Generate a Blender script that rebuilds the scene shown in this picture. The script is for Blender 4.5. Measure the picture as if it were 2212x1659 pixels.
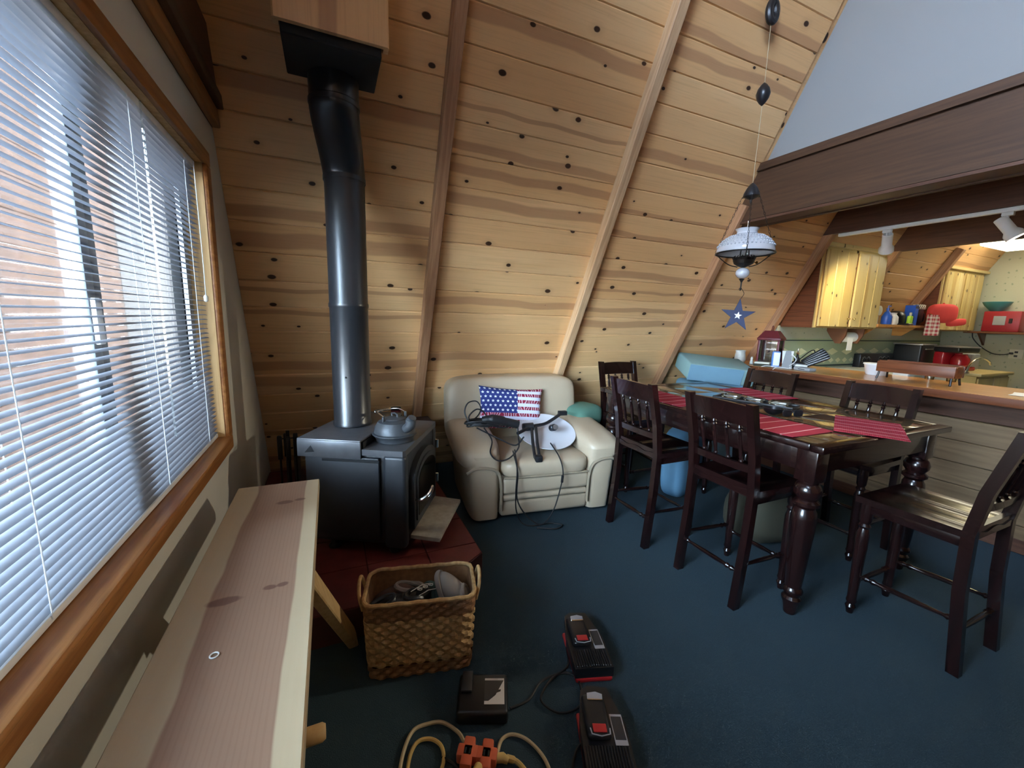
import bpy, bmesh, math, random
from mathutils import Matrix, Vector
random.seed(7)
sc = bpy.context.scene
for o in list(bpy.data.objects): bpy.data.objects.remove(o)
C = sc.collection
R = math.radians
PI = math.pi

# ------------------------------------------------------------------ camera
cam_d = bpy.data.cameras.new('camera'); cam = bpy.data.objects.new('camera', cam_d); C.objects.link(cam)
cam_d.sensor_width = 36.0; cam_d.lens = 36.0 * 880.17 / 2212.0; cam_d.clip_start = 0.02; cam_d.clip_end = 100
yaw, pit, rol = R(24.136), R(9.236), R(1.652)
fw = Vector((math.sin(yaw)*math.cos(pit), math.cos(yaw)*math.cos(pit), -math.sin(pit)))
rt = Vector((math.cos(yaw), -math.sin(yaw), 0)); up = rt.cross(fw)
ra = rt*math.cos(rol) + up*math.sin(rol); ub = -rt*math.sin(rol) + up*math.cos(rol)
cam.matrix_world = Matrix(((ra.x, ub.x, -fw.x, 0), (ra.y, ub.y, -fw.y, 0), (ra.z, ub.z, -fw.z, 1.40), (0, 0, 0, 1)))
sc.camera = cam

# ------------------------------------------------------------------ world, daylight, exposure
w = bpy.data.worlds.new('sky'); sc.world = w; w.use_nodes = True
wn = w.node_tree.nodes['Background']; wn.inputs[0].default_value = (0.86, 0.92, 1.0, 1); wn.inputs[1].default_value = 9.0
def area(name, loc, rot, sx, sy, energy, col):
    l = bpy.data.lights.new(name, 'AREA'); l.shape = 'RECTANGLE'; l.size = sx; l.size_y = sy; l.energy = energy; l.color = col
    o = bpy.data.objects.new(name, l); C.objects.link(o); o.location = loc; o.rotation_euler = rot
    return o
# fill lamp added outside the unseen glass door; hazy sun for gable window and blind
area('door_fill', (-0.80, -1.50, 1.05), (R(90), 0, R(-90)), 1.75, 1.95, 8, (1.0, 0.93, 0.84))
sl_ = bpy.data.lights.new('hazy_sun', 'SUN'); sl_.energy = 8.0; sl_.angle = R(55); sl_.color = (0.42, 0.68, 1.0)
so_ = bpy.data.objects.new('hazy_sun', sl_); C.objects.link(so_)
so_.rotation_euler = Vector((.80, .45, -.50)).to_track_quat('-Z', 'Y').to_euler()
sc.view_settings.view_transform = 'Standard'; sc.view_settings.look = 'None'
sc.view_settings.exposure = 2.25; sc.view_settings.gamma = 1.0; sc.view_settings.use_curve_mapping = False

# ------------------------------------------------------------------ materials
MATS = {}
class NT:
    def __init__(s, name):
        s.m = bpy.data.materials.new(name); s.m.use_nodes = True; s.t = s.m.node_tree; s.n = s.t.nodes; s.l = s.t.links
        s.b = s.n['Principled BSDF']; s.out = s.n['Material Output']
    def new(s, typ, **kw):
        n = s.n.new(typ)
        for k, v in kw.items(): setattr(n, k, v)
        return n
    def link(s, a, b): s.l.new(a, b)
    def math(s, op, a, b=None, c=None):
        n = s.new('ShaderNodeMath', operation=op)
        for i, v in enumerate((a, b, c)):
            if v is None: continue
            if isinstance(v, (int, float)): n.inputs[i].default_value = v
            else: s.link(v, n.inputs[i])
        return n.outputs[0]
    def mix(s, fac, a, b):
        n = s.new('ShaderNodeMix', data_type='RGBA')
        for i, v in ((0, fac), (6, a), (7, b)):
            if isinstance(v, (int, float)): n.inputs[i].default_value = v
            elif isinstance(v, (tuple, list)): n.inputs[i].default_value = (*v[:3], 1)
            else: s.link(v, n.inputs[i])
        return n.outputs[2]
    def ramp(s, fac, a, b):
        n = s.new('ShaderNodeMapRange', interpolation_type='SMOOTHSTEP'); s.link(fac, n.inputs[0]); n.inputs[1].default_value = a; n.inputs[2].default_value = b
        return n.outputs[0]
    def noise(s, vec, scale, detail=2, rough=.5):
        n = s.new('ShaderNodeTexNoise'); n.inputs['Scale'].default_value = scale; n.inputs['Detail'].default_value = detail; n.inputs['Roughness'].default_value = rough
        if vec is not None: s.link(vec, n.inputs['Vector'])
        return n.outputs[0]
    def mapping(s, vec, scale, loc=None):
        n = s.new('ShaderNodeMapping'); s.link(vec, n.inputs[0]); n.inputs['Scale'].default_value = scale
        if loc is not None: s.link(loc, n.inputs['Location'])
        return n.outputs[0]
    def coord(s, kind='Object'): return s.new('ShaderNodeTexCoord').outputs[kind]
    def sep(s, vec):
        n = s.new('ShaderNodeSeparateXYZ'); s.link(vec, n.inputs[0]); return n.outputs
    def bump(s, h, strength=.3, dist=.01):
        n = s.new('ShaderNodeBump'); n.inputs['Strength'].default_value = strength; n.inputs['Distance'].default_value = dist
        s.link(h, n.inputs['Height']); s.link(n.outputs[0], s.b.inputs['Normal'])
    def col(s, v):
        if isinstance(v, (tuple, list)): s.b.inputs['Base Color'].default_value = (*v[:3], 1)
        else: s.link(v, s.b.inputs['Base Color'])
    def set(s, rough=.5, metal=0, spec=.5, coat=0):
        s.b.inputs['Roughness'].default_value = rough; s.b.inputs['Metallic'].default_value = metal
        s.b.inputs['Specular IOR Level'].default_value = spec; s.b.inputs['Coat Weight'].default_value = coat
    def done(s, key): MATS[key] = s.m; return s.m

def plain(key, c, rough=.5, metal=0, spec=.5, var=.12, scale=8, coat=0, bump=0, bscale=60):
    t = NT(key); v = t.coord()
    n = t.noise(v, scale, 3)
    d = tuple(max(0, x*(1-var)) for x in c); e = tuple(min(1, x*(1+var)) for x in c)
    t.col(t.mix(n, d, e)); t.set(rough, metal, spec, coat)
    if bump: t.bump(t.noise(v, bscale, 3), bump, .004)
    return t.done(key)

def pine(key, pale, warm, dark, knot=(.05, .022, .01), stripes=.55, rough=.42, kscale=4.2, rough_vary=True):
    """knotty board: local X runs along the board; colour, stripe and knots differ from board to board"""
    t = NT(key); v = t.coord(); oi = t.new('ShaderNodeObjectInfo').outputs['Random']
    off = t.new('ShaderNodeCombineXYZ'); t.link(t.math('MULTIPLY', oi, 37.0), off.inputs[0]); t.link(t.math('MULTIPLY', oi, 91.0), off.inputs[1]); t.link(t.math('MULTIPLY', oi, 53.0), off.inputs[2])
    p = t.new('ShaderNodeVectorMath', operation='ADD'); t.link(v, p.inputs[0]); t.link(off.outputs[0], p.inputs[1]); p = p.outputs[0]
    # tone of the whole board
    r2 = t.math('FRACT', t.math('MULTIPLY', oi, 7.31)); r3 = t.math('FRACT', t.math('MULTIPLY', oi, 23.7)); r4 = t.math('FRACT', t.math('MULTIPLY', oi, 61.3))
    base = t.mix(r2, pale, warm)
    slow = t.noise(t.mapping(p, (.7, 5, 5)), 1.6, 2)
    base = t.mix(t.math('MULTIPLY', t.ramp(slow, .42, .72), .45), base, warm)
    # wide heartwood stripe wandering along some boards
    yy = t.sep(v)[1]
    wob = t.noise(t.mapping(p, (1.1, .6, .6)), 1.3, 2)
    cen = t.math('ADD', t.math('MULTIPLY', t.math('SUBTRACT', r3, .5), .13), t.math('MULTIPLY', t.math('SUBTRACT', wob, .5), .09))
    dy = t.math('ABSOLUTE', t.math('SUBTRACT', yy, cen))
    wid = t.math('ADD', .012, t.math('MULTIPLY', r4, .035))
    st = t.math('SUBTRACT', 1.0, t.ramp(t.math('DIVIDE', dy, wid), .75, 1.15))
    st = t.math('MULTIPLY', st, t.math('MULTIPLY', t.math('LESS_THAN', t.math('FRACT', t.math('MULTIPLY', oi, 13.9)), stripes), .58))
    base = t.mix(st, base, dark)
    # fine grain
    g = t.noise(t.mapping(p, (1.2, 45, 45)), 2.2, 4, .6)
    base = t.mix(t.math('MULTIPLY', t.ramp(g, .45, .75), .22), base, dark)
    # knots
    warp = t.noise(t.mapping(p, (5, 5, 5)), 3.0, 2)
    kp = t.mapping(p, (kscale*.8, kscale*1.25, .01))
    vo = t.new('ShaderNodeTexVoronoi', voronoi_dimensions='2D'); t.link(kp, vo.inputs['Vector']); vo.inputs['Scale'].default_value = 1; vo.inputs['Randomness'].default_value = 1
    cr = t.sep(vo.outputs['Color'])
    rad = t.math('MULTIPLY', t.math('GREATER_THAN', cr[0], .38), t.math('ADD', .035, t.math('MULTIPLY', cr[1], .05)))
    dist = t.math('ADD', vo.outputs['Distance'], t.math('MULTIPLY', t.math('SUBTRACT', warp, .5), .05))
    q = t.math('DIVIDE', dist, t.math('MAXIMUM', rad, .0001))
    halo = t.math('SUBTRACT', 1.0, t.ramp(q, .9, 3.2))
    base = t.mix(t.math('MULTIPLY', halo, .22), base, dark)
    core = t.math('SUBTRACT', 1.0, t.ramp(q, .75, 1.1))
    base = t.mix(core, base, knot)
    t.col(base); t.set(rough, 0, .35)
    t.bump(g, .06, .004)
    return t.done(key)

def wood(key, c1, c2, rough=.3, scale=1.0, coat=0, spec=.5, axis=1):
    """plain grained timber; grain runs along local axis"""
    t = NT(key); v = t.coord(); s = [26*scale]*3; s[axis] = 1.4*scale
    g = t.noise(t.mapping(v, s), 2.0, 4, .6); b = t.noise(t.mapping(v, [x*.15 for x in s]), 2.0, 2)
    c = t.mix(t.ramp(g, .35, .7), c1, c2); c = t.mix(t.math('MULTIPLY', t.ramp(b, .45, .65), .45), c, c2)
    t.col(c); t.set(rough, 0, spec, coat); t.bump(g, .05, .003)
    return t.done(key)

def emis(key, c, s):
    t = NT(key); t.col(c); t.b.inputs['Emission Color'].default_value = (*c, 1); t.b.inputs['Emission Strength'].default_value = s
    return t.done(key)

pine('pine', (.82, .53, .265), (.72, .42, .185), (.39, .19, .092), stripes=.5)
pine('pine_kitchen', (.68, .56, .28), (.58, .43, .165), (.40, .23, .07), kscale=5.0, stripes=.45, rough=.35)
wood('rafter_wood', (.44, .24, .125), (.30, .145, .070), .55)
wood('rafter_pale', (.66, .44, .25), (.50, .30, .155), .55)
wood('beam_wood', (.080, .036, .015), (.055, .024, .010), .6)
wood('beam_dark', (.115, .050, .028), (.07, .028, .016), .5)
wood('trim_oak', (.42, .185, .055), (.26, .095, .026), .4, axis=1)
wood('jamb_pine', (.72, .49, .22), (.55, .32, .12), .45, axis=2)
wood('cherry', (.014, .0042, .0036), (.007, .0022, .0020), .24, coat=.3, axis=2)
wood('bar_top', (.55, .27, .075), (.42, .17, .038), .28, axis=1, coat=.3)
wood('bar_panel', (.22, .145, .075), (.15, .095, .048), .55, axis=1)
wood('log_brown', (.20, .062, .022), (.115, .032, .012), .4, axis=1)
wood('leg_pine', (.62, .44, .21), (.48, .30, .12), .5, axis=2)
plain('wall_paint', (.60, .575, .50), .85, var=.05, scale=5, bump=.08, bscale=160)
plain('loft_paint', (.27, .27, .265), .9, var=.03, scale=2, bump=.10, bscale=220)
plain('stove_black', (.020, .022, .027), .42, .0, .5, var=.2, scale=30)
plain('pipe_black', (.016, .017, .020), .30, .0, .55, var=.2, scale=20)
plain('matte_black', (.008, .008, .009), .8)
plain('black_plastic', (.012, .012, .014), .35)
plain('cable_black', (.010, .010, .012), .5)
plain('stove_top', (.105, .105, .112), .38, .35, .5, var=.25, scale=25)
plain('cast_iron', (.060, .065, .072), .45, .3, .5, var=.3, scale=40, bump=.1, bscale=120)
plain('chrome', (.75, .74, .70), .18, 1.0, var=.03)
plain('brass', (.55, .36, .13), .25, 1.0)
plain('dark_metal', (.030, .026, .024), .38, .6)
plain('hearth_red', (.135, .024, .020), .55, var=.35, scale=14, bump=.12)
plain('hearth_grout', (.07, .022, .018), .85)
plain('ash_stone', (.30, .27, .22), .8, var=.35, scale=30)
plain('leather', (.47, .375, .265), .42, spec=.45, var=.06, scale=5, bump=.10, bscale=90)
plain('leather_pipe', (.33, .26, .18), .40, var=.05)
plain('dish_grey', (.60, .61, .66), .45, var=.03)
plain('steel', (.5, .5, .52), .3, .9)
plain('white_plastic', (.80, .82, .82), .35, var=.02)
plain('vinyl_white', (.83, .86, .88), .4, var=.02); plain('vinyl_shade', (.24, .26, .28), .4, var=.02)  # second one is the white vinyl darkened in colour for the backlit window frame
plain('cord_white', (.70, .69, .66), .5)
plain('red_plastic', (.48, .022, .025), .35)
plain('orange_plastic', (.62, .125, .055), .45)
plain('cord_yellow', (.58, .40, .13), .5, var=.25, scale=30)
plain('cord_pale', (.50, .40, .24), .55, var=.3, scale=30)
plain('label_grey', (.42, .44, .50), .35, .3)
plain('label_white', (.62, .60, .57), .5, var=.03)
plain('label_dark', (.030, .031, .035), .4)
plain('cushion_teal', (.27, .42, .40), .85, var=.08, scale=6, bump=.2, bscale=40)
plain('cushion_blue', (.20, .36, .46), .85, var=.06, scale=6, bump=.2, bscale=40)
plain('cushion_green', (.085, .19, .14), .85, var=.08)
plain('milk_glass', (.50, .52, .56), .12, var=.02, coat=.5)
plain('star_navy', (.035, .045, .095), .6)
plain('star_white', (.80, .78, .74), .6)
plain('paper_white', (.84, .84, .80), .8, var=.02)
plain('lantern_red', (.13, .012, .016), .45)
plain('appliance_red', (.38, .012, .020), .25, coat=.4)
plain('box_red', (.30, .014, .022), .4)
plain('cap_red', (.72, .06, .055), .8)
plain('bowl_teal', (.055, .24, .25), .3)
plain('ceramic', (.62, .60, .53), .35, var=.15, scale=40)
plain('phone_blue', (.12, .27, .62), .35)
plain('counter_white', (.74, .78, .74), .35)
plain('bottle_blue', (.03, .12, .62), .3)
plain('lime', (.45, .75, .06), .4)
plain('grey_box', (.30, .31, .31), .6)
plain('slipper_grey', (.27, .24, .21), .95, bump=.3, bscale=120)
plain('slipper_teal', (.055, .095, .085), .9)
plain('slipper_brown', (.13, .075, .055), .9)
plain('crate_brown', (.06, .028, .022), .7)
plain('cushion_olive', (.045, .042, .026), .9)
plain('bag_blue', (.13, .28, .42), .7)
plain('outlet', (.64, .62, .50), .5)
plain('brown_bracket', (.15, .055, .022), .5)
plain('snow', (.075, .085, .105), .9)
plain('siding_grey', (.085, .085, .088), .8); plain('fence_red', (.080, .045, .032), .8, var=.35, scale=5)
plain('ladder_cord', (.80, .84, .90), .6)
emis('bulb', (1.0, .86, .58), 8); emis('tube_light', (1.0, .93, .70), 1.7)

# carpet
t = NT('carpet'); v = t.coord(); n1 = t.noise(v, 260, 2); n2 = t.noise(v, 1.6, 3)
c = t.mix(n2, (.040, .066, .084), (.050, .081, .102)); c = t.mix(t.math('MULTIPLY', n1, .5), c, (.018, .029, .035))
t.col(c); t.set(.95, 0, .1); t.bump(n1, .5, .006); t.done('carpet')
# slab of fir: pinkish heart between pale sapwood edges; local Y runs along the slab
t = NT('fir_slab'); v = t.coord(); x, y, z = t.sep(v)
wob = t.noise(t.mapping(v, (.2, 1.3, .2)), 1.6, 2); wv = t.math('MULTIPLY', t.math('SUBTRACT', wob, .5), .075)
g = t.noise(t.mapping(v, (34, 1.6, 34)), 2.2, 5, .6)
rings = t.new('ShaderNodeTexWave', wave_type='BANDS', bands_direction='X'); t.link(t.mapping(v, (1, .18, 1)), rings.inputs[0]); rings.inputs['Scale'].default_value = 30; rings.inputs['Distortion'].default_value = 4.5; rings.inputs['Detail'].default_value = 2; rings.inputs['Detail Scale'].default_value = .6
heart = t.mix(t.math('MULTIPLY', t.ramp(rings.outputs['Fac'], .5, 1.0), .20), (.290, .175, .115), (.20, .100, .062))
sap = t.mix(t.math('MULTIPLY', g, .35), (.47, .375, .245), (.38, .285, .165))
xx = t.math('ADD', x, wv)
inh = t.math('MULTIPLY', t.ramp(xx, -.082, -.074), t.math('SUBTRACT', 1.0, t.ramp(t.math('SUBTRACT', x, t.math('MULTIPLY', wv, .35)), .100, .106)))
c = t.mix(inh, sap, heart)
def kn_(cx, cy, rx, ry):
    a = t.math('DIVIDE', t.math('SUBTRACT', x, cx), rx); b = t.math('DIVIDE', t.math('SUBTRACT', y, cy), ry)
    d = t.math('SQRT', t.math('ADD', t.math('MULTIPLY', a, a), t.math('MULTIPLY', b, b)))
    return t.math('ADD', d, t.math('MULTIPLY', t.math('SUBTRACT', t.noise(v, 30, 2), .5), .7))
for kx, ky, rx_, ry_ in ((-.05, .372, .042, .016), (.045, .392, .018, .011), (.075, .395, .014, .010), (.035, .93, .030, .016), (.085, .94, .020, .012), (.02, -.45, .03, .014)):
    c = t.mix(t.math('MULTIPLY', t.math('SUBTRACT', 1.0, t.ramp(kn_(kx, ky, rx_, ry_), .75, 1.15)), .75), c, (.115, .048, .032))
t.col(c); t.set(.55, 0, .35); t.bump(g, .08, .003); t.done('fir_slab')
# tiles of the table top
t = NT('table_tile'); v = t.coord(); n = t.noise(v, 9, 4); t.col(t.mix(n, (.105, .066, .034), (.155, .10, .052))); t.set(.09, 0, .6, .5); t.done('table_tile')
# blind slats let some daylight through
t = NT('slat'); t.col((.25, .262, .295)); t.set(.45)
tr = t.new('ShaderNodeBsdfTranslucent'); tr.inputs[0].default_value = (.13, .145, .175, 1); mx = t.new('ShaderNodeMixShader'); mx.inputs[0].default_value = .30
t.link(t.b.outputs[0], mx.inputs[1]); t.link(tr.outputs[0], mx.inputs[2]); t.link(mx.outputs[0], t.out.inputs[0]); t.done('slat')
# glass: mostly clear with a reflection
def glass(key, tint, refl=.12):
    t = NT(key); tp = t.new('ShaderNodeBsdfTransparent'); tp.inputs[0].default_value = (*tint, 1)
    gl = t.new('ShaderNodeBsdfGlossy'); gl.inputs['Roughness'].default_value = .03; mx = t.new('ShaderNodeMixShader'); lw = t.new('ShaderNodeLayerWeight'); lw.inputs[0].default_value = .25
    t.link(t.math('MINIMUM', t.math('ADD', t.math('MULTIPLY', lw.outputs['Fresnel'], .8), refl*.3), .9), mx.inputs[0])
    t.link(tp.outputs[0], mx.inputs[1]); t.link(gl.outputs[0], mx.inputs[2]); t.link(mx.outputs[0], t.out.inputs[0]); t.done(key)
glass('pane', (.93, .96, .96)); glass('clear_glass', (.88, .90, .88), .3); glass('tinted_pane', (.10, .10, .10), .1); glass('gable_pane', (.72, .72, .74), .1); glass('smoke_glass', (.25, .22, .18), .3)
# woven mat, red with pale lines (local X across, Y along)
t = NT('placemat'); v = t.coord(); x, y, z = t.sep(v)
li = t.math('LESS_THAN', t.math('ABSOLUTE', t.math('SUBTRACT', t.math('FRACT', t.math('ADD', t.math('MULTIPLY', y, 11.5), .5)), .5)), .045)
rib = t.new('ShaderNodeTexWave', wave_type='BANDS', bands_direction='X'); t.link(v, rib.inputs[0]); rib.inputs['Scale'].default_value = 38; rib.inputs['Distortion'].default_value = 1.2
c = t.mix(t.math('MULTIPLY', rib.outputs['Fac'], .6), (.44, .045, .070), (.25, .018, .036)); c = t.mix(li, c, (.80, .42, .42)); t.col(c); t.set(.9, 0, .1); t.bump(rib.outputs['Fac'], .4, .002); t.done('placemat')
# sea-grass weave
t = NT('seagrass'); v = t.coord(); n = t.noise(v, 55, 3); n2 = t.noise(v, 9, 2); oi = t.new('ShaderNodeObjectInfo').outputs['Random']
c = t.mix(t.ramp(n, .3, .7), (.42, .26, .11), (.62, .42, .19)); c = t.mix(t.math('MULTIPLY', n2, .5), c, (.30, .17, .07)); t.col(c); t.set(.8); t.bump(n, .4, .004); t.done('seagrass')
plain('seagrass_dark', (.24, .12, .05), .8, var=.4, scale=50, bump=.3)
# wallpaper: pale green-cream with sprigs
t = NT('wallpaper'); v = t.coord(); vo = t.new('ShaderNodeTexVoronoi'); t.link(v, vo.inputs['Vector']); vo.inputs['Scale'].default_value = 13; vo.inputs['Randomness'].default_value = .35
s = t.math('SUBTRACT', 1.0, t.ramp(t.math('ADD', vo.outputs['Distance'], t.math('MULTIPLY', t.math('SUBTRACT', t.noise(v, 70, 2), .5), .35)), .10, .16)); t.col(t.mix(t.math('MULTIPLY', s, .7), (.46, .46, .34), (.20, .26, .18))); t.set(.8); t.done('wallpaper')
# wallpaper border with a row of pale fish-like leaves between dark lines (local Z is height, 0 at its foot)
t = NT('wall_border'); v = t.coord(); x, y, z = t.sep(v)
line = t.math('MAXIMUM', t.math('LESS_THAN', t.math('ABSOLUTE', t.math('SUBTRACT', z, .02)), .010), t.math('LESS_THAN', t.math('ABSOLUTE', t.math('SUBTRACT', z, .315)), .006))
def row(zc, per, hw, hh):
    fx = t.math('MULTIPLY', t.math('SUBTRACT', t.math('FRACT', t.math('DIVIDE', x, per)), .5), per)
    q = t.math('ADD', t.math('ABSOLUTE', t.math('DIVIDE', fx, hw)), t.math('ABSOLUTE', t.math('DIVIDE', t.math('SUBTRACT', z, zc), hh)))
    return t.math('LESS_THAN', q, 1.0)
lv = t.math('MAXIMUM', row(.185, .30, .115, .042), row(.080, .14, .055, .032))
c = t.mix(lv, (.40, .46, .28), (.72, .70, .42)); c = t.mix(line, c, (.035, .06, .055)); t.col(c); t.set(.8); t.done('wall_border')
# flag print for the pillow, in UV
t = NT('flag_print'); uv = t.coord('UV'); x, y, z = t.sep(uv)
fy = t.math('MULTIPLY', y, 6.5); odd = t.math('LESS_THAN', t.math('FRACT', fy), .5)
wv = t.new('ShaderNodeTexWave'); t.link(t.mapping(uv, (14, 9, 1)), wv.inputs[0]); wv.inputs['Scale'].default_value = .55; wv.inputs['Distortion'].default_value = 9; wv.inputs['Detail'].default_value = 1
red = t.mix(t.ramp(wv.outputs['Fac'], .62, .8), (.27, .022, .050), (.66, .42, .48))
c = t.mix(odd, (.72, .72, .86), red)
sx = t.math('MULTIPLY', x, 13.2); sy = t.math('MULTIPLY', y, 10.0); rowi = t.math('FLOOR', sy)
sx2 = t.math('ADD', sx, t.math('MULTIPLY', t.math('MODULO', rowi, 2.0), .5))
ax = t.math('SUBTRACT', t.math('FRACT', sx2), .5); ay = t.math('SUBTRACT', t.math('FRACT', sy), .5)
rr = t.math('SQRT', t.math('ADD', t.math('MULTIPLY', ax, ax), t.math('MULTIPLY', ay, ay))); th = t.math('ARCTAN2', ax, ay)
star = t.math('LESS_THAN', rr, t.math('ADD', .21, t.math('MULTIPLY', t.math('COSINE', t.math('MULTIPLY', th, 5.0)), .085)))
canton = t.math('MULTIPLY', t.math('LESS_THAN', x, .565), t.math('GREATER_THAN', y, .385))
cc = t.mix(star, (.030, .042, .17), (.80, .82, .84)); c = t.mix(canton, c, cc)
t.col(c); t.set(.9, 0, .1); t.bump(t.noise(uv, 300, 2), .1, .002); t.done('flag_print')
# check cloth
t = NT('gingham'); v = t.coord(); x, y, z = t.sep(v)
a = t.math('LESS_THAN', t.math('FRACT', t.math('MULTIPLY', x, 22)), .5); b = t.math('LESS_THAN', t.math('FRACT', t.math('MULTIPLY', z, 22)), .5)
t.col(t.mix(t.math('MULTIPLY', t.math('ADD', a, b), .5), (.78, .70, .64), (.42, .03, .05))); t.set(.9); t.done('gingham')
t = NT('checker_black'); v = t.coord(); ck = t.new('ShaderNodeTexChecker'); t.link(v, ck.inputs[0]); ck.inputs['Scale'].default_value = 45; ck.inputs[1].default_value = (.02, .02, .02, 1); ck.inputs[2].default_value = (.75, .72, .62, 1); t.link(ck.outputs[0], t.b.inputs[0]); t.done('checker_black')
M = MATS

# ------------------------------------------------------------------ mesh helpers
class MB:
    def __init__(s): s.v = []; s.f = []
    def add(s, vs, fs, mtx=None):
        k = len(s.v)
        for p in vs:
            p = Vector(p); s.v.append(tuple(mtx @ p) if mtx is not None else tuple(p))
        s.f += [tuple(i + k for i in f) for f in fs]
        return s
    def box(s, lo, hi, mtx=None):
        x0, y0, z0 = lo; x1, y1, z1 = hi
        return s.add([(x0,y0,z0),(x1,y0,z0),(x1,y1,z0),(x0,y1,z0),(x0,y0,z1),(x1,y0,z1),(x1,y1,z1),(x0,y1,z1)],
                     [(0,3,2,1),(4,5,6,7),(0,1,5,4),(1,2,6,5),(2,3,7,6),(3,0,4,7)], mtx)
    def rbox(s, lo, hi, r=.006, seg=2, mtx=None):
        bm = bmesh.new(); bmesh.ops.create_cube(bm, size=1)
        d = [hi[i]-lo[i] for i in range(3)]; c = [(hi[i]+lo[i])/2 for i in range(3)]
        for v in bm.verts: v.co = Vector((v.co.x*d[0]+c[0], v.co.y*d[1]+c[1], v.co.z*d[2]+c[2]))
        r = min(r, .49*min(d)); bmesh.ops.bevel(bm, geom=list(bm.edges), offset=r, segments=seg, profile=.5, affect='EDGES')
        bm.verts.index_update(); s.add([v.co.copy() for v in bm.verts], [tuple(v.index for v in f.verts) for f in bm.faces], mtx); bm.free(); return s
    def prism(s, poly, axis, a, b, mtx=None):
        """extrude a 2-D polygon (other two axes in xyz order) along axis from a to b"""
        def P(p, h):
            q = list(p); q.insert(axis, h); return tuple(q)
        n = len(poly); vs = [P(p, a) for p in poly] + [P(p, b) for p in poly]
        fs = [tuple(range(n))[::-1], tuple(range(n, 2*n))] + [(i, (i+1) % n, n+(i+1) % n, n+i) for i in range(n)]
        return s.add(vs, fs, mtx)
    def lathe(s, prof, n=20, mtx=None, cap=True):
        """prof: list of (r, z)"""
        vs = []; fs = []
        for r, z in prof:
            for i in range(n): vs.append((r*math.cos(2*PI*i/n), r*math.sin(2*PI*i/n), z))
        for j in range(len(prof)-1):
            for i in range(n): fs.append((j*n+i, j*n+(i+1) % n, (j+1)*n+(i+1) % n, (j+1)*n+i))
        if cap:
            fs.append(tuple(range(n))[::-1]); fs.append(tuple((len(prof)-1)*n+i for i in range(n)))
        return s.add(vs, fs, mtx)
    def tube(s, pts, r, n=8, mtx=None, cap=True, closed=False):
        pts = [Vector(p) for p in pts]; m = len(pts); rs = r if isinstance(r, (list, tuple)) else [r]*m
        vs = []; nrm = None
        for i, p in enumerate(pts):
            if closed: tg = pts[(i+1) % m] - pts[i-1]
            else: tg = pts[min(i+1, m-1)] - pts[max(i-1, 0)]
            tg.normalize()
            if nrm is None:
                nrm = tg.orthogonal().normalized()
            else:
                nrm = nrm - tg*nrm.dot(tg)
                nrm = nrm.normalized() if nrm.length > 1e-6 else tg.orthogonal().normalized()
            bn = tg.cross(nrm)
            for k in range(n):
                a = 2*PI*k/n; vs.append(p + (nrm*math.cos(a) + bn*math.sin(a))*rs[i])
        fs = []
        for j in range(m if closed else m-1):
            j2 = (j+1) % m
            for k in range(n): fs.append((j*n+k, j*n+(k+1) % n, j2*n+(k+1) % n, j2*n+k))
        if cap and not closed:
            fs.append(tuple(range(n))[::-1]); fs.append(tuple((m-1)*n+k for k in range(n)))
        return s.add(vs, fs, mtx)
    def sell(s, c, h, e1=.4, e2=.4, nu=28, nv=14, mtx=None):
        """superellipsoid: half sizes h, exponents small = boxy"""
        def sp(x, e): return math.copysign(abs(x)**e, x)
        vs = []; fs = []
        for j in range(nv+1):
            ph = -PI/2 + PI*j/nv
            for i in range(nu):
                th = 2*PI*i/nu
                vs.append((c[0]+h[0]*sp(math.cos(ph), e1)*sp(math.cos(th), e2), c[1]+h[1]*sp(math.cos(ph), e1)*sp(math.sin(th), e2), c[2]+h[2]*sp(math.sin(ph), e1)))
        for j in range(nv):
            for i in range(nu): fs.append((j*nu+i, j*nu+(i+1) % nu, (j+1)*nu+(i+1) % nu, (j+1)*nu+i))
        return s.add(vs, fs, mtx)
    def grid(s, fn, nu, nv, mtx=None, closed=False):
        vs = [fn(i/(nu-1) if not closed else i/nu, j/(nv-1)) for j in range(nv) for i in range(nu)]
        fs = []
        for j in range(nv-1):
            for i in range(nu if closed else nu-1): fs.append((j*nu+i, j*nu+(i+1) % nu, (j+1)*nu+(i+1) % nu, (j+1)*nu+i))
        return s.add(vs, fs, mtx)
    def mesh(s, name, mat, smooth=35):
        me = bpy.data.meshes.new(name); me.from_pydata(s.v, [], s.f); me.update()
        bm = bmesh.new(); bm.from_mesh(me); bmesh.ops.remove_doubles(bm, verts=bm.verts, dist=1e-5); bmesh.ops.recalc_face_normals(bm, faces=bm.faces); bm.to_mesh(me); bm.free()
        if smooth:
            for p in me.polygons: p.use_smooth = True
            me.set_sharp_from_angle(angle=R(smooth))
        me.materials.append(M[mat]); return me
    def build(s, name, mat, parent=None, loc=None, rot=None, smooth=35, label=None):
        o = bpy.data.objects.new(name, s.mesh(name, mat, smooth)); C.objects.link(o)
        if parent: o.parent = parent
        if loc: o.location = loc
        if rot: o.rotation_euler = rot
        if label: o['label'] = label
        return o
def tag(o, label, cat, group=None):
    o['label'] = label; o['category'] = cat
    if group: o['group'] = group
    return o
def thing(name, label, cat, loc=(0,0,0), rz=0, group=None):
    o = bpy.data.objects.new(name, None); C.objects.link(o); o.empty_display_size = .1; o.location = loc; o.rotation_euler = (0, 0, rz)
    return tag(o, label, cat, group)
def struct(o, label=None):
    o['kind'] = 'structure'
    if label: o['label'] = label
    return o
def root(name, label=None):
    o = bpy.data.objects.new(name, None); C.objects.link(o); o.empty_display_size = .1; return struct(o, label)
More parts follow.
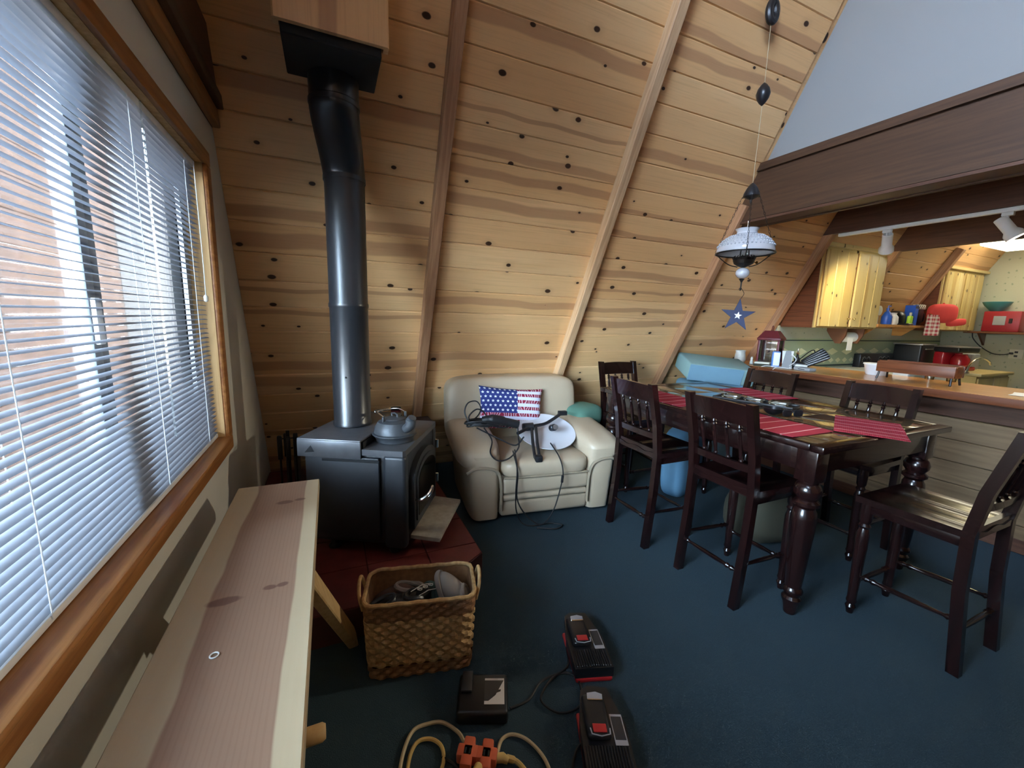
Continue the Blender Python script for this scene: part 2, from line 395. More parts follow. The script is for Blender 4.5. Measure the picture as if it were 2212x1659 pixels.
def dup(src, loc, rz, label, group=None):
    r = src.copy(); C.objects.link(r); r.location = loc; r.rotation_euler = (0, 0, rz); r['label'] = label
    if group: r['group'] = group
    for ch in list(src.children):
        c = ch.copy(); C.objects.link(c); c.parent = r
        for g in list(ch.children):
            d = g.copy(); C.objects.link(d); d.parent = c
    return r
def T(x, y, z): return Matrix.Translation((x, y, z))
def RX(a): return Matrix.Rotation(a, 4, 'X')
def RY(a): return Matrix.Rotation(a, 4, 'Y')
def RZ(a): return Matrix.Rotation(a, 4, 'Z')
def bez(pts, n=10):
    """smooth Catmull-Rom path through points"""
    P = [Vector(p) for p in pts]; P = [P[0]*2-P[1]] + P + [P[-1]*2-P[-2]]; out = []
    for i in range(1, len(P)-2):
        for k in range(n):
            u = k/n; a, b, c, d = P[i-1:i+3]
            out.append(.5*((2*b) + (c-a)*u + (2*a-5*b+4*c-d)*u*u + (-a+3*b-3*c+d)*u**3))
    out.append(P[-2]); return out
_pm = {}
def plank(name, L, W, Tk, mat, mtx, parent, bev=.006):
    """board: local X along, Y across, front face at +Z; edges chamfered so the joints read"""
    key = (round(L, 4), round(W, 4), round(Tk, 4), mat)
    if key not in _pm:
        b = bev; x0, x1 = -L/2, L/2; y0, y1 = -W/2, W/2
        m = MB(); m.add([(x0,y0,-Tk),(x1,y0,-Tk),(x1,y1,-Tk),(x0,y1,-Tk),(x0,y0,-b),(x1,y0,-b),(x1,y1,-b),(x0,y1,-b),(x0,y0+b,0),(x1,y0+b,0),(x1,y1-b,0),(x0,y1-b,0)],
              [(0,3,2,1),(0,1,5,4),(2,3,7,6),(1,2,6,5),(3,0,4,7),(4,5,9,8),(6,7,11,10),(8,9,10,11),(5,6,10,9),(7,4,8,11)])
        _pm[key] = m.mesh(name, mat, 0)
    o = bpy.data.objects.new(name, _pm[key]); C.objects.link(o); o.parent = parent; o.matrix_local = mtx
    return o

# ================================================================== STRUCTURE
X0, X1 = -0.48, 8.10                     # window wall, kitchen end wall
YB = 3.7234                              # foot of the sloping wall
SY, SZ = -.4552, .8904                   # up-slope direction (y, z)
RIDGE_Y = 0.06; RIDGE_Z = (YB - RIDGE_Y)*SZ/(-SY); YR = 2*RIDGE_Y - YB
XL = 3.20                                # loft wall
def ys(z): return YB + SY/SZ*z           # y of the sloping wall at height z
struct(MB().box((X0-.12, YR-.1, -.10), (X1+.12, YB+.15, 0)).build('floor', 'carpet'), 'blue-green carpet covering the whole floor')
# window wall (gable end) built round its openings
WY0, WY1, WZ0, WZ1 = .02, 2.285, .79, 2.03
gz = 2.262
wl = MB()
def pr(poly): wl.prism(poly, 0, X0-.12, X0)
pr([(YR, 0), (-2.45, 0), (-2.45, gz), (YR + gz*.5113, gz)])
pr([(-2.45, 2.06), (-.55, 2.06), (-.55, gz), (-2.45, gz)])
pr([(-.55, 0), (WY0, 0), (WY0, gz), (-.55, gz)])
pr([(WY0, 0), (WY1, 0), (WY1, WZ0), (WY0, WZ0)])
pr([(WY0, WZ1), (WY1, WZ1), (WY1, gz), (WY0, gz)])
pr([(WY1, 0), (YB+.02, 0), (ys(gz)+.02, gz), (WY1, gz)])
wall_left = struct(wl.build('wall_left', 'wall_paint', smooth=0), 'cream painted gable wall holding the window')
ug = MB()
def pr2(poly): ug.prism(poly, 0, X0-.12, X0+.002)
GY0, GY1, GZ0, GZ1 = -1.35, .50, 3.15, 4.65
pr2([(YR + gz*.5113, gz), (GY0, gz), (GY0, GZ1), (YR + GZ1*.5113, GZ1)])
pr2([(GY1, gz), (ys(gz), gz), (ys(GZ1), GZ1), (GY1, GZ1)])
pr2([(GY0, gz), (GY1, gz), (GY1, GZ0), (GY0, GZ0)])
pr2([(YR + GZ1*.5113, GZ1), (ys(GZ1), GZ1), (RIDGE_Y, RIDGE_Z)])
ug.build('gable_panelling', 'beam_dark', wall_left, smooth=0)
# timber band across the gable at loft height
bd = root('trim_1', 'brown timber band above the window wall')
MB().rbox((X0, YR+1.3, gz), (X0+.035, ys(gz)-.02, gz+.075), .006).build('band_board', 'trim_oak', bd)
MB().rbox((X0, YR+1.3, gz+.075), (X0+.060, ys(gz)-.05, gz+.13), .006).build('band_moulding', 'beam_wood', bd)
MB().rbox((X0, YR+1.3, gz+.13), (X0+.045, ys(gz)-.08, gz+.36), .006).build('band_board', 'beam_dark', bd)
# sloping plank wall
wall_back = struct(MB().prism([(YB, 0), (YB+.12, 0), (RIDGE_Y+.12, RIDGE_Z), (RIDGE_Y, RIDGE_Z)], 0, X0-.1, X1+.1).build('wall_back', 'pine', smooth=0), 'sloping knotty pine plank wall of the house')
PW = .1714; RAF = [.640, 1.890, 3.140, 4.400, 5.650, 6.900]
bays = [X0] + RAF + [X1]
slope_m = Matrix(((1, 0, 0, 0), (0, SY, -SZ, 0), (0, SZ, SY, 0), (0, 0, 0, 1)))   # local X along, Y up the slope, Z into the room
def on_slope(x, s, off): return Matrix.Translation((x, YB + SY*s - SZ*off, SZ*s + SY*off)) @ slope_m
s = .065 - PW/2
while s < 4.55:
    for b in range(len(bays)-1):
        if b > 2 and s > 2.92: continue
        a0, a1 = bays[b], bays[b+1]
        plank('plank', a1-a0-.002, PW-.0012, .019, 'pine', on_slope((a0+a1)/2, s, .020 + random.uniform(-.0008, .0008)), wall_back)
    s += PW
while s < 7.95:
    plank('plank', XL-X0, PW-.0012, .019, 'pine', on_slope((X0+XL)/2, s, .020), wall_back); s += PW
for i, x in enumerate(RAF):
    top = 7.6 if i < 2 else 2.66
    MB().rbox((-.034, -top/2, 0), (.034, top/2, .075), .004, 1).build('rafter', 'rafter_pale' if i == 1 else 'rafter_wood', wall_back).matrix_local = on_slope(x, top/2+.02, .019) 
# the other slope, behind the camera
wr = struct(MB().prism([(YR, 0), (YR-.12, 0), (RIDGE_Y-.12, RIDGE_Z), (RIDGE_Y, RIDGE_Z)], 0, X0-.1, X1+.1).build('wall_right', 'pine', smooth=0), 'opposite sloping pine plank wall')
slope_r = Matrix(((-1, 0, 0, 0), (0, -SY, SZ, 0), (0, SZ, SY, 0), (0, 0, 0, 1)))
s = PW/2
while s < 7.95:
    plank('plank', X1-X0, PW-.0012, .019, 'pine', Matrix.Translation(((X0+X1)/2, YR - SY*s + SZ*.02, SZ*s + SY*.02)) @ slope_r, wr); s += PW
# loft: beam, wall above it, floor over the kitchen
BZ0, BZ1 = 2.238, 2.645
lb = root('trim_2', 'large brown beam carrying the loft')
yb2 = ys(BZ1) - .03
MB().prism([(YR+1.35, BZ0), (ys(BZ0)-.025, BZ0), (ys(BZ1)-.025, BZ1), (YR+1.35, BZ1)], 0, 3.14, 3.215).build('beam_face', 'beam_wood', lb, smooth=0)
MB().prism([(YR+1.35, BZ1-.055), (ys(BZ1-.055)-.025, BZ1-.055), (ys(BZ1)-.025, BZ1), (YR+1.35, BZ1)], 0, 3.118, 3.14).build('cap_board', 'beam_wood', lb, smooth=0)
MB().prism([(YR+1.35, BZ0-.022), (ys(BZ0)-.025, BZ0-.022), (ys(BZ0)-.03, BZ0-.004), (YR+1.35, BZ0-.004)], 0, 3.135, 3.30).build('soffit_strip', 'beam_dark', lb, smooth=0)
MB().prism([(YR+1.35, BZ0-.03), (ys(BZ0)-.025, BZ0-.03), (ys(BZ0)-.03, BZ0+.03), (YR+1.35, BZ0+.03)], 0, 3.30, 3.33).build('rear_strip', 'beam_wood', lb, smooth=0)
struct(MB().prism([(YR + BZ1*.5113, BZ1-.01), (ys(BZ1)-.0, BZ1-.01), (RIDGE_Y, RIDGE_Z)], 0, XL, XL+.1).build('wall_loft', 'loft_paint', smooth=0), 'plain grey drywall rising above the loft beam')
CZ = 2.47
ce = struct(MB().prism([(YR+1.2, CZ+.02), (ys(CZ), CZ+.02), (ys(CZ), CZ+.12), (YR+1.2, CZ+.12)], 0, 3.2, X1+.1).build('ceiling', 'pine_kitchen', smooth=0), 'plank ceiling over the kitchen')
y = ys(CZ) - .09
while y > -1.6:
    plank('plank', X1-3.25, PW-.002, .019, 'pine_kitchen', Matrix.Translation(((X1+3.25)/2, y, CZ)) @ RX(PI), ce); y -= PW
for nm, xb, z0, mt in (('trim_3', 4.40, 2.262, 'beam_dark'), ('trim_4', 5.65, 2.225, 'beam_dark')):
    struct(MB().prism([(YR+1.4, z0), (ys(z0)-.03, z0), (ys(CZ)-.03, CZ), (YR+1.4, CZ)], 0, xb-.045, xb+.045).build(nm, mt, smooth=0), {'trim_3': 'dark ceiling beam above the bar that carries the track lights', 'trim_4': 'second dark ceiling beam inside the kitchen'}[nm])
# kitchen end wall and knee wall
struct(MB().prism([(YR, 0), (YB, 0), (RIDGE_Y, RIDGE_Z)], 0, X1, X1+.1).build('wall_end', 'wallpaper', smooth=0), 'sprigged wallpaper end wall of the kitchen')
KY = 2.92
kw = struct(MB().box((4.45, KY, 0), (X1, KY+.04, 1.40)).build('wall_knee', 'wallpaper'), 'low wallpapered wall behind the kitchen counter')
MB().box((0, 0, 0), (X1-4.46, .006, .335)).build('wallpaper_border', 'wall_border', kw, (4.455, KY-.0065, .925))

# ------------------------------------------------------------------ window 1 and its casing
win = root('window_1', 'wide window behind the blind')
cs = .062
for nm, lo, hi in (('casing', (X0, WY0-cs, WZ1-.006), (X0+.020, WY1+cs, WZ1+cs-.006)), ('casing', (X0, WY0-cs, WZ0-cs-.004), (X0+.020, WY1+cs, WZ0)),
                   ('casing', (X0, WY1-.004, WZ0), (X0+.020, WY1+cs, WZ1-.006)), ('casing', (X0, WY0-cs, WZ0), (X0+.020, WY0+.004, WZ1-.006))):
    MB().rbox(lo, hi, .006).build(nm, 'trim_oak', win)
MB().rbox((X0-.10, WY0, WZ0-.012), (X0+.032, WY1, WZ0+.008), .006).build('sill', 'trim_oak', win)
MB().box((X0-.10, WY1-.006, WZ0), (X0+.002, WY1+.004, WZ1)).build('jamb', 'jamb_pine', win)
MB().box((X0-.10, WY0-.004, WZ0), (X0+.002, WY0+.006, WZ1)).build('jamb', 'jamb_pine', win)
MB().box((X0-.10, WY0, WZ1-.006), (X0+.002, WY1, WZ1+.004)).build('head_jamb', 'jamb_pine', win)
fx0, fx1 = X0-.115, X0-.075
for lo, hi in (((fx0, WY0, WZ0), (fx1, WY1, WZ0+.05)), ((fx0, WY0, WZ1-.05), (fx1, WY1, WZ1)), ((fx0, WY1-.06, WZ0+.05), (fx1, WY1, WZ1-.05)), ((fx0, WY0, WZ0+.05), (fx1, WY0+.06, WZ1-.05))):
    MB().rbox(lo, hi, .004).build('frame_rail', 'vinyl_shade', win)
st = MB().rbox((fx1-.022, 1.395, WZ0+.05), (fx1, 1.435, WZ1-.05), .004).build('meeting_stile', 'vinyl_shade', win)
MB().rbox((fx0+.004, 1.436, WZ0+.05), (fx1-.008, 1.452, WZ1-.05), .002).build('seal', 'matte_black', win)
MB().rbox((fx0, 1.453, WZ0+.05), (fx1-.010, 1.495, WZ1-.05), .004).build('meeting_stile', 'vinyl_shade', win)
MB().rbox((fx1, 1.398, 1.30), (fx1+.012, 1.430, 1.42), .004).build('latch', 'white_plastic', st)
MB().rbox((fx0+.004, 2.165, WZ0+.05), (fx1-.004, 2.185, WZ1-.05), .002).build('seal', 'matte_black', win)
MB().box((X0-.098, WY0+.06, WZ0+.05), (X0-.094, 1.386, WZ1-.05)).build('pane', 'pane', win)
MB().box((X0-.108, 1.494, WZ0+.05), (X0-.104, 2.166, WZ1-.05)).build('pane', 'pane', win)
# glass door behind the camera
d1 = root('door_1', 'sliding glass door beside the window')
for lo, hi in (((X0-.11, -2.45, 0), (X0+.01, -2.38, 2.06)), ((X0-.11, -.62, 0), (X0+.01, -.55, 2.06)), ((X0-.11, -2.45, 1.98), (X0+.01, -.55, 2.06)), ((X0-.10, -1.53, 0), (X0-.02, -1.47, 1.98)), ((X0-.11, -2.45, 0), (X0+.01, -.55, .05))):
    MB().rbox(lo, hi, .006).build('door_frame', 'vinyl_white', d1)
MB().box((X0-.07, -2.38, .05), (X0-.064, -1.53, 1.98)).build('pane', 'tinted_pane', d1)
MB().box((X0-.07, -1.47, .05), (X0-.064, -.62, 1.98)).build('pane', 'tinted_pane', d1)
w2 = root('window_2', 'gable window high above the glass door')
for lo, hi in (((X0-.10, GY0, GZ0), (X0+.02, GY1, GZ0+.06)), ((X0-.10, GY0, GZ1-.06), (X0+.02, GY1, GZ1)), ((X0-.10, GY0, GZ0+.06), (X0+.02, GY0+.06, GZ1-.06)), ((X0-.10, GY1-.06, GZ0+.06), (X0+.02, GY1, GZ1-.06))):
    MB().rbox(lo, hi, .006).build('window_frame', 'trim_oak', w2)
MB().box((X0-.07, GY0+.06, GZ0+.06), (X0-.064, GY1-.06, GZ1-.06)).build('pane', 'gable_pane', w2)
# outdoors: snow-covered ground and a board wall, run and height set to block sky light
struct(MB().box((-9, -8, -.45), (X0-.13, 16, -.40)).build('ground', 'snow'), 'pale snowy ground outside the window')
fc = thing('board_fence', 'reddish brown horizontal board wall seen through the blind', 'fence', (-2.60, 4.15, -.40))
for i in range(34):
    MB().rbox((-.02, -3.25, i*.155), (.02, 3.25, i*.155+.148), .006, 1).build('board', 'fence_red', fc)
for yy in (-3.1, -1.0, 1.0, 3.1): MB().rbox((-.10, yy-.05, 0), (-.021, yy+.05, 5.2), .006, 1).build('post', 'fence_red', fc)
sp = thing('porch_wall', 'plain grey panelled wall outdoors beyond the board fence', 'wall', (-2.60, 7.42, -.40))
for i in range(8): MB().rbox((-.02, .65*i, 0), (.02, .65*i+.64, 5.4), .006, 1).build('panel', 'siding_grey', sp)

# ------------------------------------------------------------------ mini blind
bl = thing('mini_blind', 'white mini blind of narrow horizontal slats hung in the window', 'blind', (X0-.036, 0, 0))
by0, by1 = WY0+.012, WY1-.014
MB().rbox((-.014, by0, WZ1-.034), (.014, by1, WZ1-.008), .003).build('headrail', 'vinyl_white', bl)
sl = MB(); n = 6
prof = [(-.0125 + .025*i/n, .0022*(1-((i/n)*2-1)**2)) for i in range(n+1)]
sl.v = [(x, yy, z) for yy in (by0+.004, by1-.004) for x, z in prof]; sl.f = [(i, i+1, n+1+i+1, n+1+i) for i in range(n)]
sm = sl.mesh('slat', 'slat', 60)
PITCH = .0203; z = WZ0 + .036; k = 0; zs = []
while z < WZ1 - .042:
    o = bpy.data.objects.new('slat', sm); C.objects.link(o); o.parent = bl; o.location = (0, 0, z); o.rotation_euler = (0, R(7 + random.uniform(-2, 2)), R(random.uniform(-.03, .03))); zs.append(z); z += PITCH
MB().rbox((-.012, by0, WZ0+.010), (.012, by1, WZ0+.028), .004).build('bottom_rail', 'vinyl_white', bl)
for yy in (.30, .98, 1.62, 2.12):
    for xx in (-.0135, .0135): MB().tube([(xx, yy, WZ0+.02), (xx, yy, WZ1-.02)], .0011, 5).build('ladder_cord', 'ladder_cord', bl)
wd = MB().tube([(.030, 1.66, WZ1-.03), (.031, 1.655, 1.5), (.033, 1.65, .98)], .0032, 6).build('tilt_wand', 'clear_glass', bl)
MB().tube([(.026, 2.20, WZ1-.03), (.028, 2.205, 1.6), (.028, 2.20, 1.46)], .0016, 5).build('lift_cord', 'ladder_cord', bl)
MB().lathe([(.002, 0), (.008, .004), (.009, .022), (.004, .030)], 10, T(.028, 2.20, 1.43)).build('cord_tassel', 'white_plastic', bl)

# ================================================================== STOVE CORNER
# hearth pad with square tiles
hp = thing('hearth_pad', 'dark red tiled hearth pad under the wood stove', 'hearth', (0, 0, 0))
HZ = .150
hpoly = [(X0+.004, 1.70), (.42, 1.70), (.705, 1.90), (.705, 3.55), (X0+.004, 3.55)]
MB().prism(hpoly, 2, 0.001, HZ-.006).build('hearth_base', 'hearth_grout', hp, smooth=0)
def clip(poly, nx, ny, c):
    out = []
    for i in range(len(poly)):
        a, b = poly[i], poly[(i+1) % len(poly)]; da = nx*a[0]+ny*a[1]-c; db = nx*b[0]+ny*b[1]-c
        if da <= 0: out.append(a)
        if (da < 0 < db) or (db < 0 < da):
            u = da/(da-db); out.append((a[0]+(b[0]-a[0])*u, a[1]+(b[1]-a[1])*u))
    return out
for i in range(5):
    for j in range(7):
        x0, y0 = X0+.010+i*.30, 1.706+j*.30
        q = [(x0, y0), (x0+.292, y0), (x0+.292, y0+.292), (x0, y0+.292)]
        q = clip(q, 1, 0, .699); q = clip(q, 0, 1, 3.54)
        nx, ny = .200, -.285; L = math.hypot(nx, ny); q = clip(q, nx/L, ny/L, (.705*nx+1.90*ny)/L-.006) if len(q) > 2 else q
        if len(q) > 2: MB().prism(q, 2, HZ-.006, HZ).build('tile', 'hearth_red', hp, smooth=0)

# wood stove: local x along its side (towards the door), local y towards the back-right
stv = thing('wood_stove', 'black steel wood stove with grey top standing in the corner', 'stove', (.315, 1.965, HZ), R(-28))
SW, SD, ST = .545, .60, .5855                 # side length (back to -x), front width (+y), top height
# local frame: corner nearest the camera at origin; side face runs to x=-SW, front face runs to y=+SD
MB().rbox((-SW+.02, .025, .07), (-.06, SD-.025, ST-.03), .012).build('firebox', 'stove_black', stv)
MB().rbox((-SW+.03, .0, .10), (-.135, .020, ST-.045), .006).build('side_shield', 'stove_black', stv)
MB().rbox((-SW+.03, SD-.02, .10), (-.135, SD, ST-.045), .006).build('side_shield', 'stove_black', stv)
MB().rbox((-.115, .0, .06), (0, .055, ST-.03), .018, 3).build('front_pillar', 'stove_black', stv)
MB().rbox((-.115, SD-.055, .06), (0, SD, ST-.03), .018, 3).build('front_pillar', 'stove_black', stv)
MB().rbox((-.03, .05, .06), (-.012, SD-.05, ST-.03), .004).build('front_plate', 'stove_black', stv)
MB().prism([(-.012, -.004), (-.002, .012), (-.002, SD-.012), (-.012, SD+.004), (-.217, SD+.004), (-.217, -.004)], 2, ST-.03, ST).build('top_plate', 'stove_top', stv, smooth=0)
# raised rear step of the top, a folded sheet open to the front
z0, z1 = ST-.05, ST+.045
stp = MB().rbox((-SW-.005, -.008, z1-.012), (-.222, SD+.008, z1), .008, 2).build('rear_step', 'stove_top', stv)
MB().rbox((-SW-.005, -.008, z0), (-.222, .004, z1-.008), .004).build('step_skirt', 'stove_top', stp)
MB().rbox((-SW-.005, SD-.004, z0), (-.222, SD+.008, z1-.008), .004).build('step_skirt', 'stove_top', stp)
MB().rbox((-SW-.005, .0, z0), (-SW+.007, SD, z1-.008), .004).build('step_back', 'stove_top', stp)
MB().box((-.42, .02, ST-.03), (-.219, SD-.02, ST+.030)).build('step_cavity', 'matte_black', stp)
MB().prism([(-SW+.035, z0+.022), (-SW+.085, z0+.028), (-SW+.068, z0+.060)], 1, -.0095, -.006).build('vent_hole', 'matte_black', stv, smooth=0)
MB().rbox((-SW+.12, -.006, z0-.018), (-.13, .002, z0-.004), .002, 1).build('air_slot', 'matte_black', stv)
# door with arched glass on the front face (x = 0 plane, spans y)
def arch(y0, y1, z0, z1, rise, n=12):
    p = [(y0, z0), (y1, z0), (y1, z1)]; c = (y0+y1)/2
    for i in range(1, n): a = PI*i/n; p.append((c+(y1-y0)/2*math.cos(a), z1+rise*math.sin(a)))
    return p + [(y0, z1)]
dr = MB().prism(arch(.085, SD-.085, .13, ST-.19, .115), 0, -.014, .018).build('door', 'stove_black', stv)
MB().prism(arch(.115, SD-.115, .165, ST-.205, .095), 0, .0185, .026).build('door_rim', 'stove_black', dr)
MB().prism(arch(.135, SD-.135, .185, ST-.215, .080), 0, .0262, .029).build('door_glass', 'smoke_glass', dr)
hd = bez([(.02, .105, .285), (.055, .100, .295), (.085, .12, .32), (.095, .15, .345), (.085, .165, .31), (.075, .155, .285)], 8)
MB().tube(hd, .009, 8).build('door_handle', 'chrome', dr)
for zz in (.22, .44): MB().lathe([(.012, 0), (.012, .05)], 10, T(.022, SD-.075, zz)).build('hinge', 'chrome', dr)
MB().prism([(.0, .07), (.16, .05), (.175, SD-.08), (.0, SD-.05)], 2, .085, .105).build('ash_shelf', 'ash_stone', stv, smooth=0)
for lx, ly in ((-.09, .09), (-.09, SD-.09), (-SW+.12, .09), (-SW+.12, SD-.09)):
    MB().lathe([(.030, 0), (.032, .012), (.020, .022), (.018, .055), (.028, .075)], 14, T(lx, ly, 0)).build('leg', 'stove_black', stv)
# flue pipe with its offset and collars
fp = thing('flue_pipe', 'black flue pipe rising from the stove with an offset bend', 'pipe', (0, 0, 0))
pz = HZ + ST + .045
r = .098; b0 = (.100, 2.41)
MB().lathe([(r-.004, pz+.002), (r+.004, pz+.006), (r+.004, pz+.020), (r, pz+.026), (r, 1.425), (r+.0035, 1.431), (r+.0035, 1.447), (r, 1.455), (r, 2.085)], 40, T(*b0, 0)).build('lower_pipe', 'pipe_black', fp)
def ring(c, nrm, rad, n=40):
    nrm = Vector(nrm).normalized(); a = nrm.orthogonal().normalized(); b = nrm.cross(a); return [Vector(c)+a*rad*math.cos(2*PI*i/n)+b*rad*math.sin(2*PI*i/n) for i in range(n)]
m = MB(); n_ = 40; ez = [2.06+.01*k for k in range(30)]; U0, U1 = (b0[0], b0[1]), (.060, 2.215)
for k, zz in enumerate(ez):
    u = min(1, max(0, (zz-2.085)/.225)); u = u*u*(3-2*u)*.5+u*.5; rr_ = r+.003+.006*u
    m.v += [(U0[0]+(U1[0]-U0[0])*u+rr_*math.cos(2*PI*q/n_), U0[1]+(U1[1]-U0[1])*u+rr_*math.sin(2*PI*q/n_), zz) for q in range(n_)]
m.f += [(k*n_+q, k*n_+(q+1) % n_, (k+1)*n_+(q+1) % n_, (k+1)*n_+q) for k in range(len(ez)-1) for q in range(n_)]
m.build('offset_elbow', 'pipe_black', fp, smooth=60)
MB().lathe([(r+.011, 2.325), (r+.013, 2.33), (r+.013, 2.345), (r+.009, 2.35), (r+.009, 2.455)], 40, T(U1[0], U1[1], 0)).build('upper_pipe', 'pipe_black', fp)
MB().lathe([(r+.005, 2.065), (r+.005, 2.085)], 40, T(*b0, 0)).build('crimp_band', 'pipe_black', fp)
for a in (-1.9, -.2): MB().lathe([(.006, 0), (.004, .004)], 8, T(b0[0]+r*math.cos(a), b0[1]+r*math.sin(a), 1.06) @ RZ(a) @ RY(PI/2)).build('screw', 'matte_black', fp)
# chimney chase boxed in pine hanging from the slope, with its black support plate
cb = thing('chimney_chase', 'pine boxed chimney chase with black plate around the flue', 'chimney box', (0, 0, 0))
cy0 = 1.945; cz0 = 2.475; ct = 3.10
plank('front_board', ct-cz0, .42, .02, 'pine', T(.058, cy0-.02, (ct+cz0)/2) @ Matrix(((0, -1, 0, 0), (0, 0, -1, 0), (1, 0, 0, 0), (0, 0, 0, 1))), cb)
for xa in (-.152, .248): MB().prism([(cy0, cz0), (cy0+.03, cz0), (ys(2.72)-.035, 2.72), (ys(ct)-.035, ct), (cy0, ct)], 0, xa, xa+.02).build('side_board', 'pine', cb, smooth=0)
MB().rbox((-.128, 1.946, 2.440), (.240, 2.250, 2.560), .004, 1).build('support_plate', 'matte_black', cb)

# kettle on the stove top
kt = thing('kettle', 'old grey cast iron kettle with coiled wire handle on the stove', 'kettle', (.298, 2.180, HZ+ST), R(-60)); kt.scale = (1.10, 1.10, .88)
MB().lathe([(.075, 0), (.088, .004), (.090, .020), (.098, .034), (.106, .044), (.106, .050), (.097, .054), (.094, .085), (.078, .118), (.052, .132), (.0, .134)], 32).build('body', 'cast_iron', kt)
MB().lathe([(.050, .130), (.052, .136), (.030, .146), (.0, .148)], 24).build('lid', 'cast_iron', kt)
lr = MB().tube([(-.02, 0, .143), (-.02, 0, .162), (.0, 0, .168), (.02, 0, .162), (.02, 0, .143)], .005, 8).build('lid_ring', 'cast_iron', kt)
MB().tube(bez([(.080, 0, .085), (.112, 0, .115), (.118, 0, .150), (.128, 0, .166)], 6), [.026]*7+[.024]*6+[.020]*6, 14).build('spout', 'cast_iron', kt)
for sx in (1, -1): MB().rbox((sx*.004-.006, sx*.062-.006, .118), (sx*.004+.006, sx*.062+.006, .165), .004).build('bail_lug', 'cast_iron', kt)
MB().tube(bez([(.004, .068, .158), (-.045, .062, .172), (-.085, .04, .168), (-.095, 0, .165), (-.085, -.04, .168), (-.045, -.062, .172), (.004, -.068, .158)], 8), .0032, 8).build('bail', 'chrome', kt)
co = []
for i in range(121):
    u = i/120; a = 2*PI*13*u; yy = (u-.5)*.085; co.append((-.095+.007*math.cos(a), yy, .166+.007*math.sin(a)))
MB().tube(co, .0022, 6).build('coil_grip', 'chrome', kt)

# fireplace tools, log holder items behind the stove
ft = thing('fire_tool_set', 'black fireplace tools standing on the hearth behind the bench', 'fire tools', (-.262, 2.76, HZ)); ft.scale = (1, 1, .88)
MB().lathe([(.085, 0), (.088, .006), (.03, .012), (.012, .018), (.010, .60)], 20).build('stand', 'dark_metal', ft)
for a, nm in ((.5, 'poker'), (1.9, 'brush'), (3.3, 'shovel'), (4.8, 'tongs')):
    cx, cy = .045*math.cos(a), .045*math.sin(a)
    MB().tube([(cx, cy, .10), (cx, cy, .56)], .006, 8).rbox((cx-.013, cy-.013, .40), (cx+.013, cy+.013, .57), .006).rbox((cx-.028, cy-.010, .05), (cx+.028, cy+.010, .17), .006).build(nm, 'dark_metal', ft)
MB().tube([(-.05, 0, .545), (.05, 0, .545)], .004, 6).tube([(0, -.05, .545), (0, .05, .545)], .004, 6).build('hanger', 'dark_metal', ft)
jr = thing('glass_jar', 'dim clear glass jar behind the stove beside the fire tools', 'jar', (-.15, 3.10, HZ))
MB().lathe([(.10, 0), (.115, .01), (.115, .26), (.085, .31), (.085, .33)], 28).build('jar_body', 'clear_glass', jr)
MB().lathe([(.09, .33), (.09, .36), (.02, .37)], 24).build('jar_lid', 'dark_metal', jr)
cr = thing('wooden_crate', 'small dark brown crate against the window wall beyond the bench', 'crate', (-.35, 2.45, HZ))
for lo, hi in (((-.11, -.15, 0), (.11, .15, .015)), ((-.11, -.15, .015), (-.098, .15, .24)), ((.098, -.15, .015), (.11, .15, .24)), ((-.098, -.15, .015), (.098, -.138, .24)), ((-.098, .138, .015), (.098, .15, .24))):
    MB().rbox(lo, hi, .003, 1).build('board', 'crate_brown', cr)
cd = thing('red_candle', 'dark red jar candle on a ledge behind the kettle', 'candle', (.45, 3.22, .575))
MB().lathe([(.036, 0), (.038, .004), (.038, .085), (.030, .090)], 20).build('candle_jar', 'lantern_red', cd)
MB().lathe([(.039, .090), (.039, .105), (.01, .108)], 20).build('candle_lid', 'dark_metal', cd)
lg = thing('log_rack', 'dark red brown ledge shelf behind the stove against the plank wall', 'shelf', (.42, 3.20, HZ))
MB().rbox((-.26, -.14, .395), (.30, .10, .423), .004).build('shelf_board', 'crate_brown', lg)
for xx in (-.23, .27): MB().rbox((xx-.015, -.12, 0), (xx+.015, .09, .395), .004).build('side_panel', 'crate_brown', lg)

# ================================================================== PLANK BENCH
bn = thing('plank_bench', 'long fir plank bench on splayed pine legs under the window', 'bench', (-.2175, .75, 0))
MB().rbox((-.150, -1.30, .640), (.150, 1.135, .680), .003, 1).build('slab', 'fir_slab', bn)
def leg(m, p0, p1, w_=.038, d_=.075):
    p0 = Vector(p0); p1 = Vector(p1); z = (p1-p0).normalized(); xx = Vector((0, 1, 0)); xx = (xx - z*xx.dot(z)).normalized(); yy = z.cross(xx)
    mt = Matrix((( yy.x, xx.x, z.x, p0.x), (yy.y, xx.y, z.y, p0.y), (yy.z, xx.z, z.z, p0.z), (0, 0, 0, 1)))
    return m.rbox((-w_/2, -d_/2, 0), (w_/2, d_/2, (p1-p0).length), .004, 1, mt)
for yy, sp in ((.50, .44), (-.28, -.30), (-1.0, -.2)):
    for sx in (-1, 1):
        leg(MB(), (sx*.115, yy, .638), (sx*(.255 if sx > 0 else .20), yy+sp, .012)).build('leg', 'leg_pine', bn)
    MB().rbox((-.12, yy-.045, .605), (.12, yy+.045, .639), .004, 1).build('cleat', 'leg_pine', bn)
MB().lathe([(.014, 0), (.016, .004), (.016, .05), (.012, .056)], 12, T(.125, -.02, .622) @ RY(PI/2)).build('dowel_end', 'leg_pine', bn)
ws = thing('washer', 'tiny white ring lying on the fir plank', 'washer', (-.249, .935, .6805))
MB().tube([(.008*math.cos(a*.5236), .008*math.sin(a*.5236), .0012) for a in range(12)], .0016, 6, closed=True).build('ring', 'white_plastic', ws)

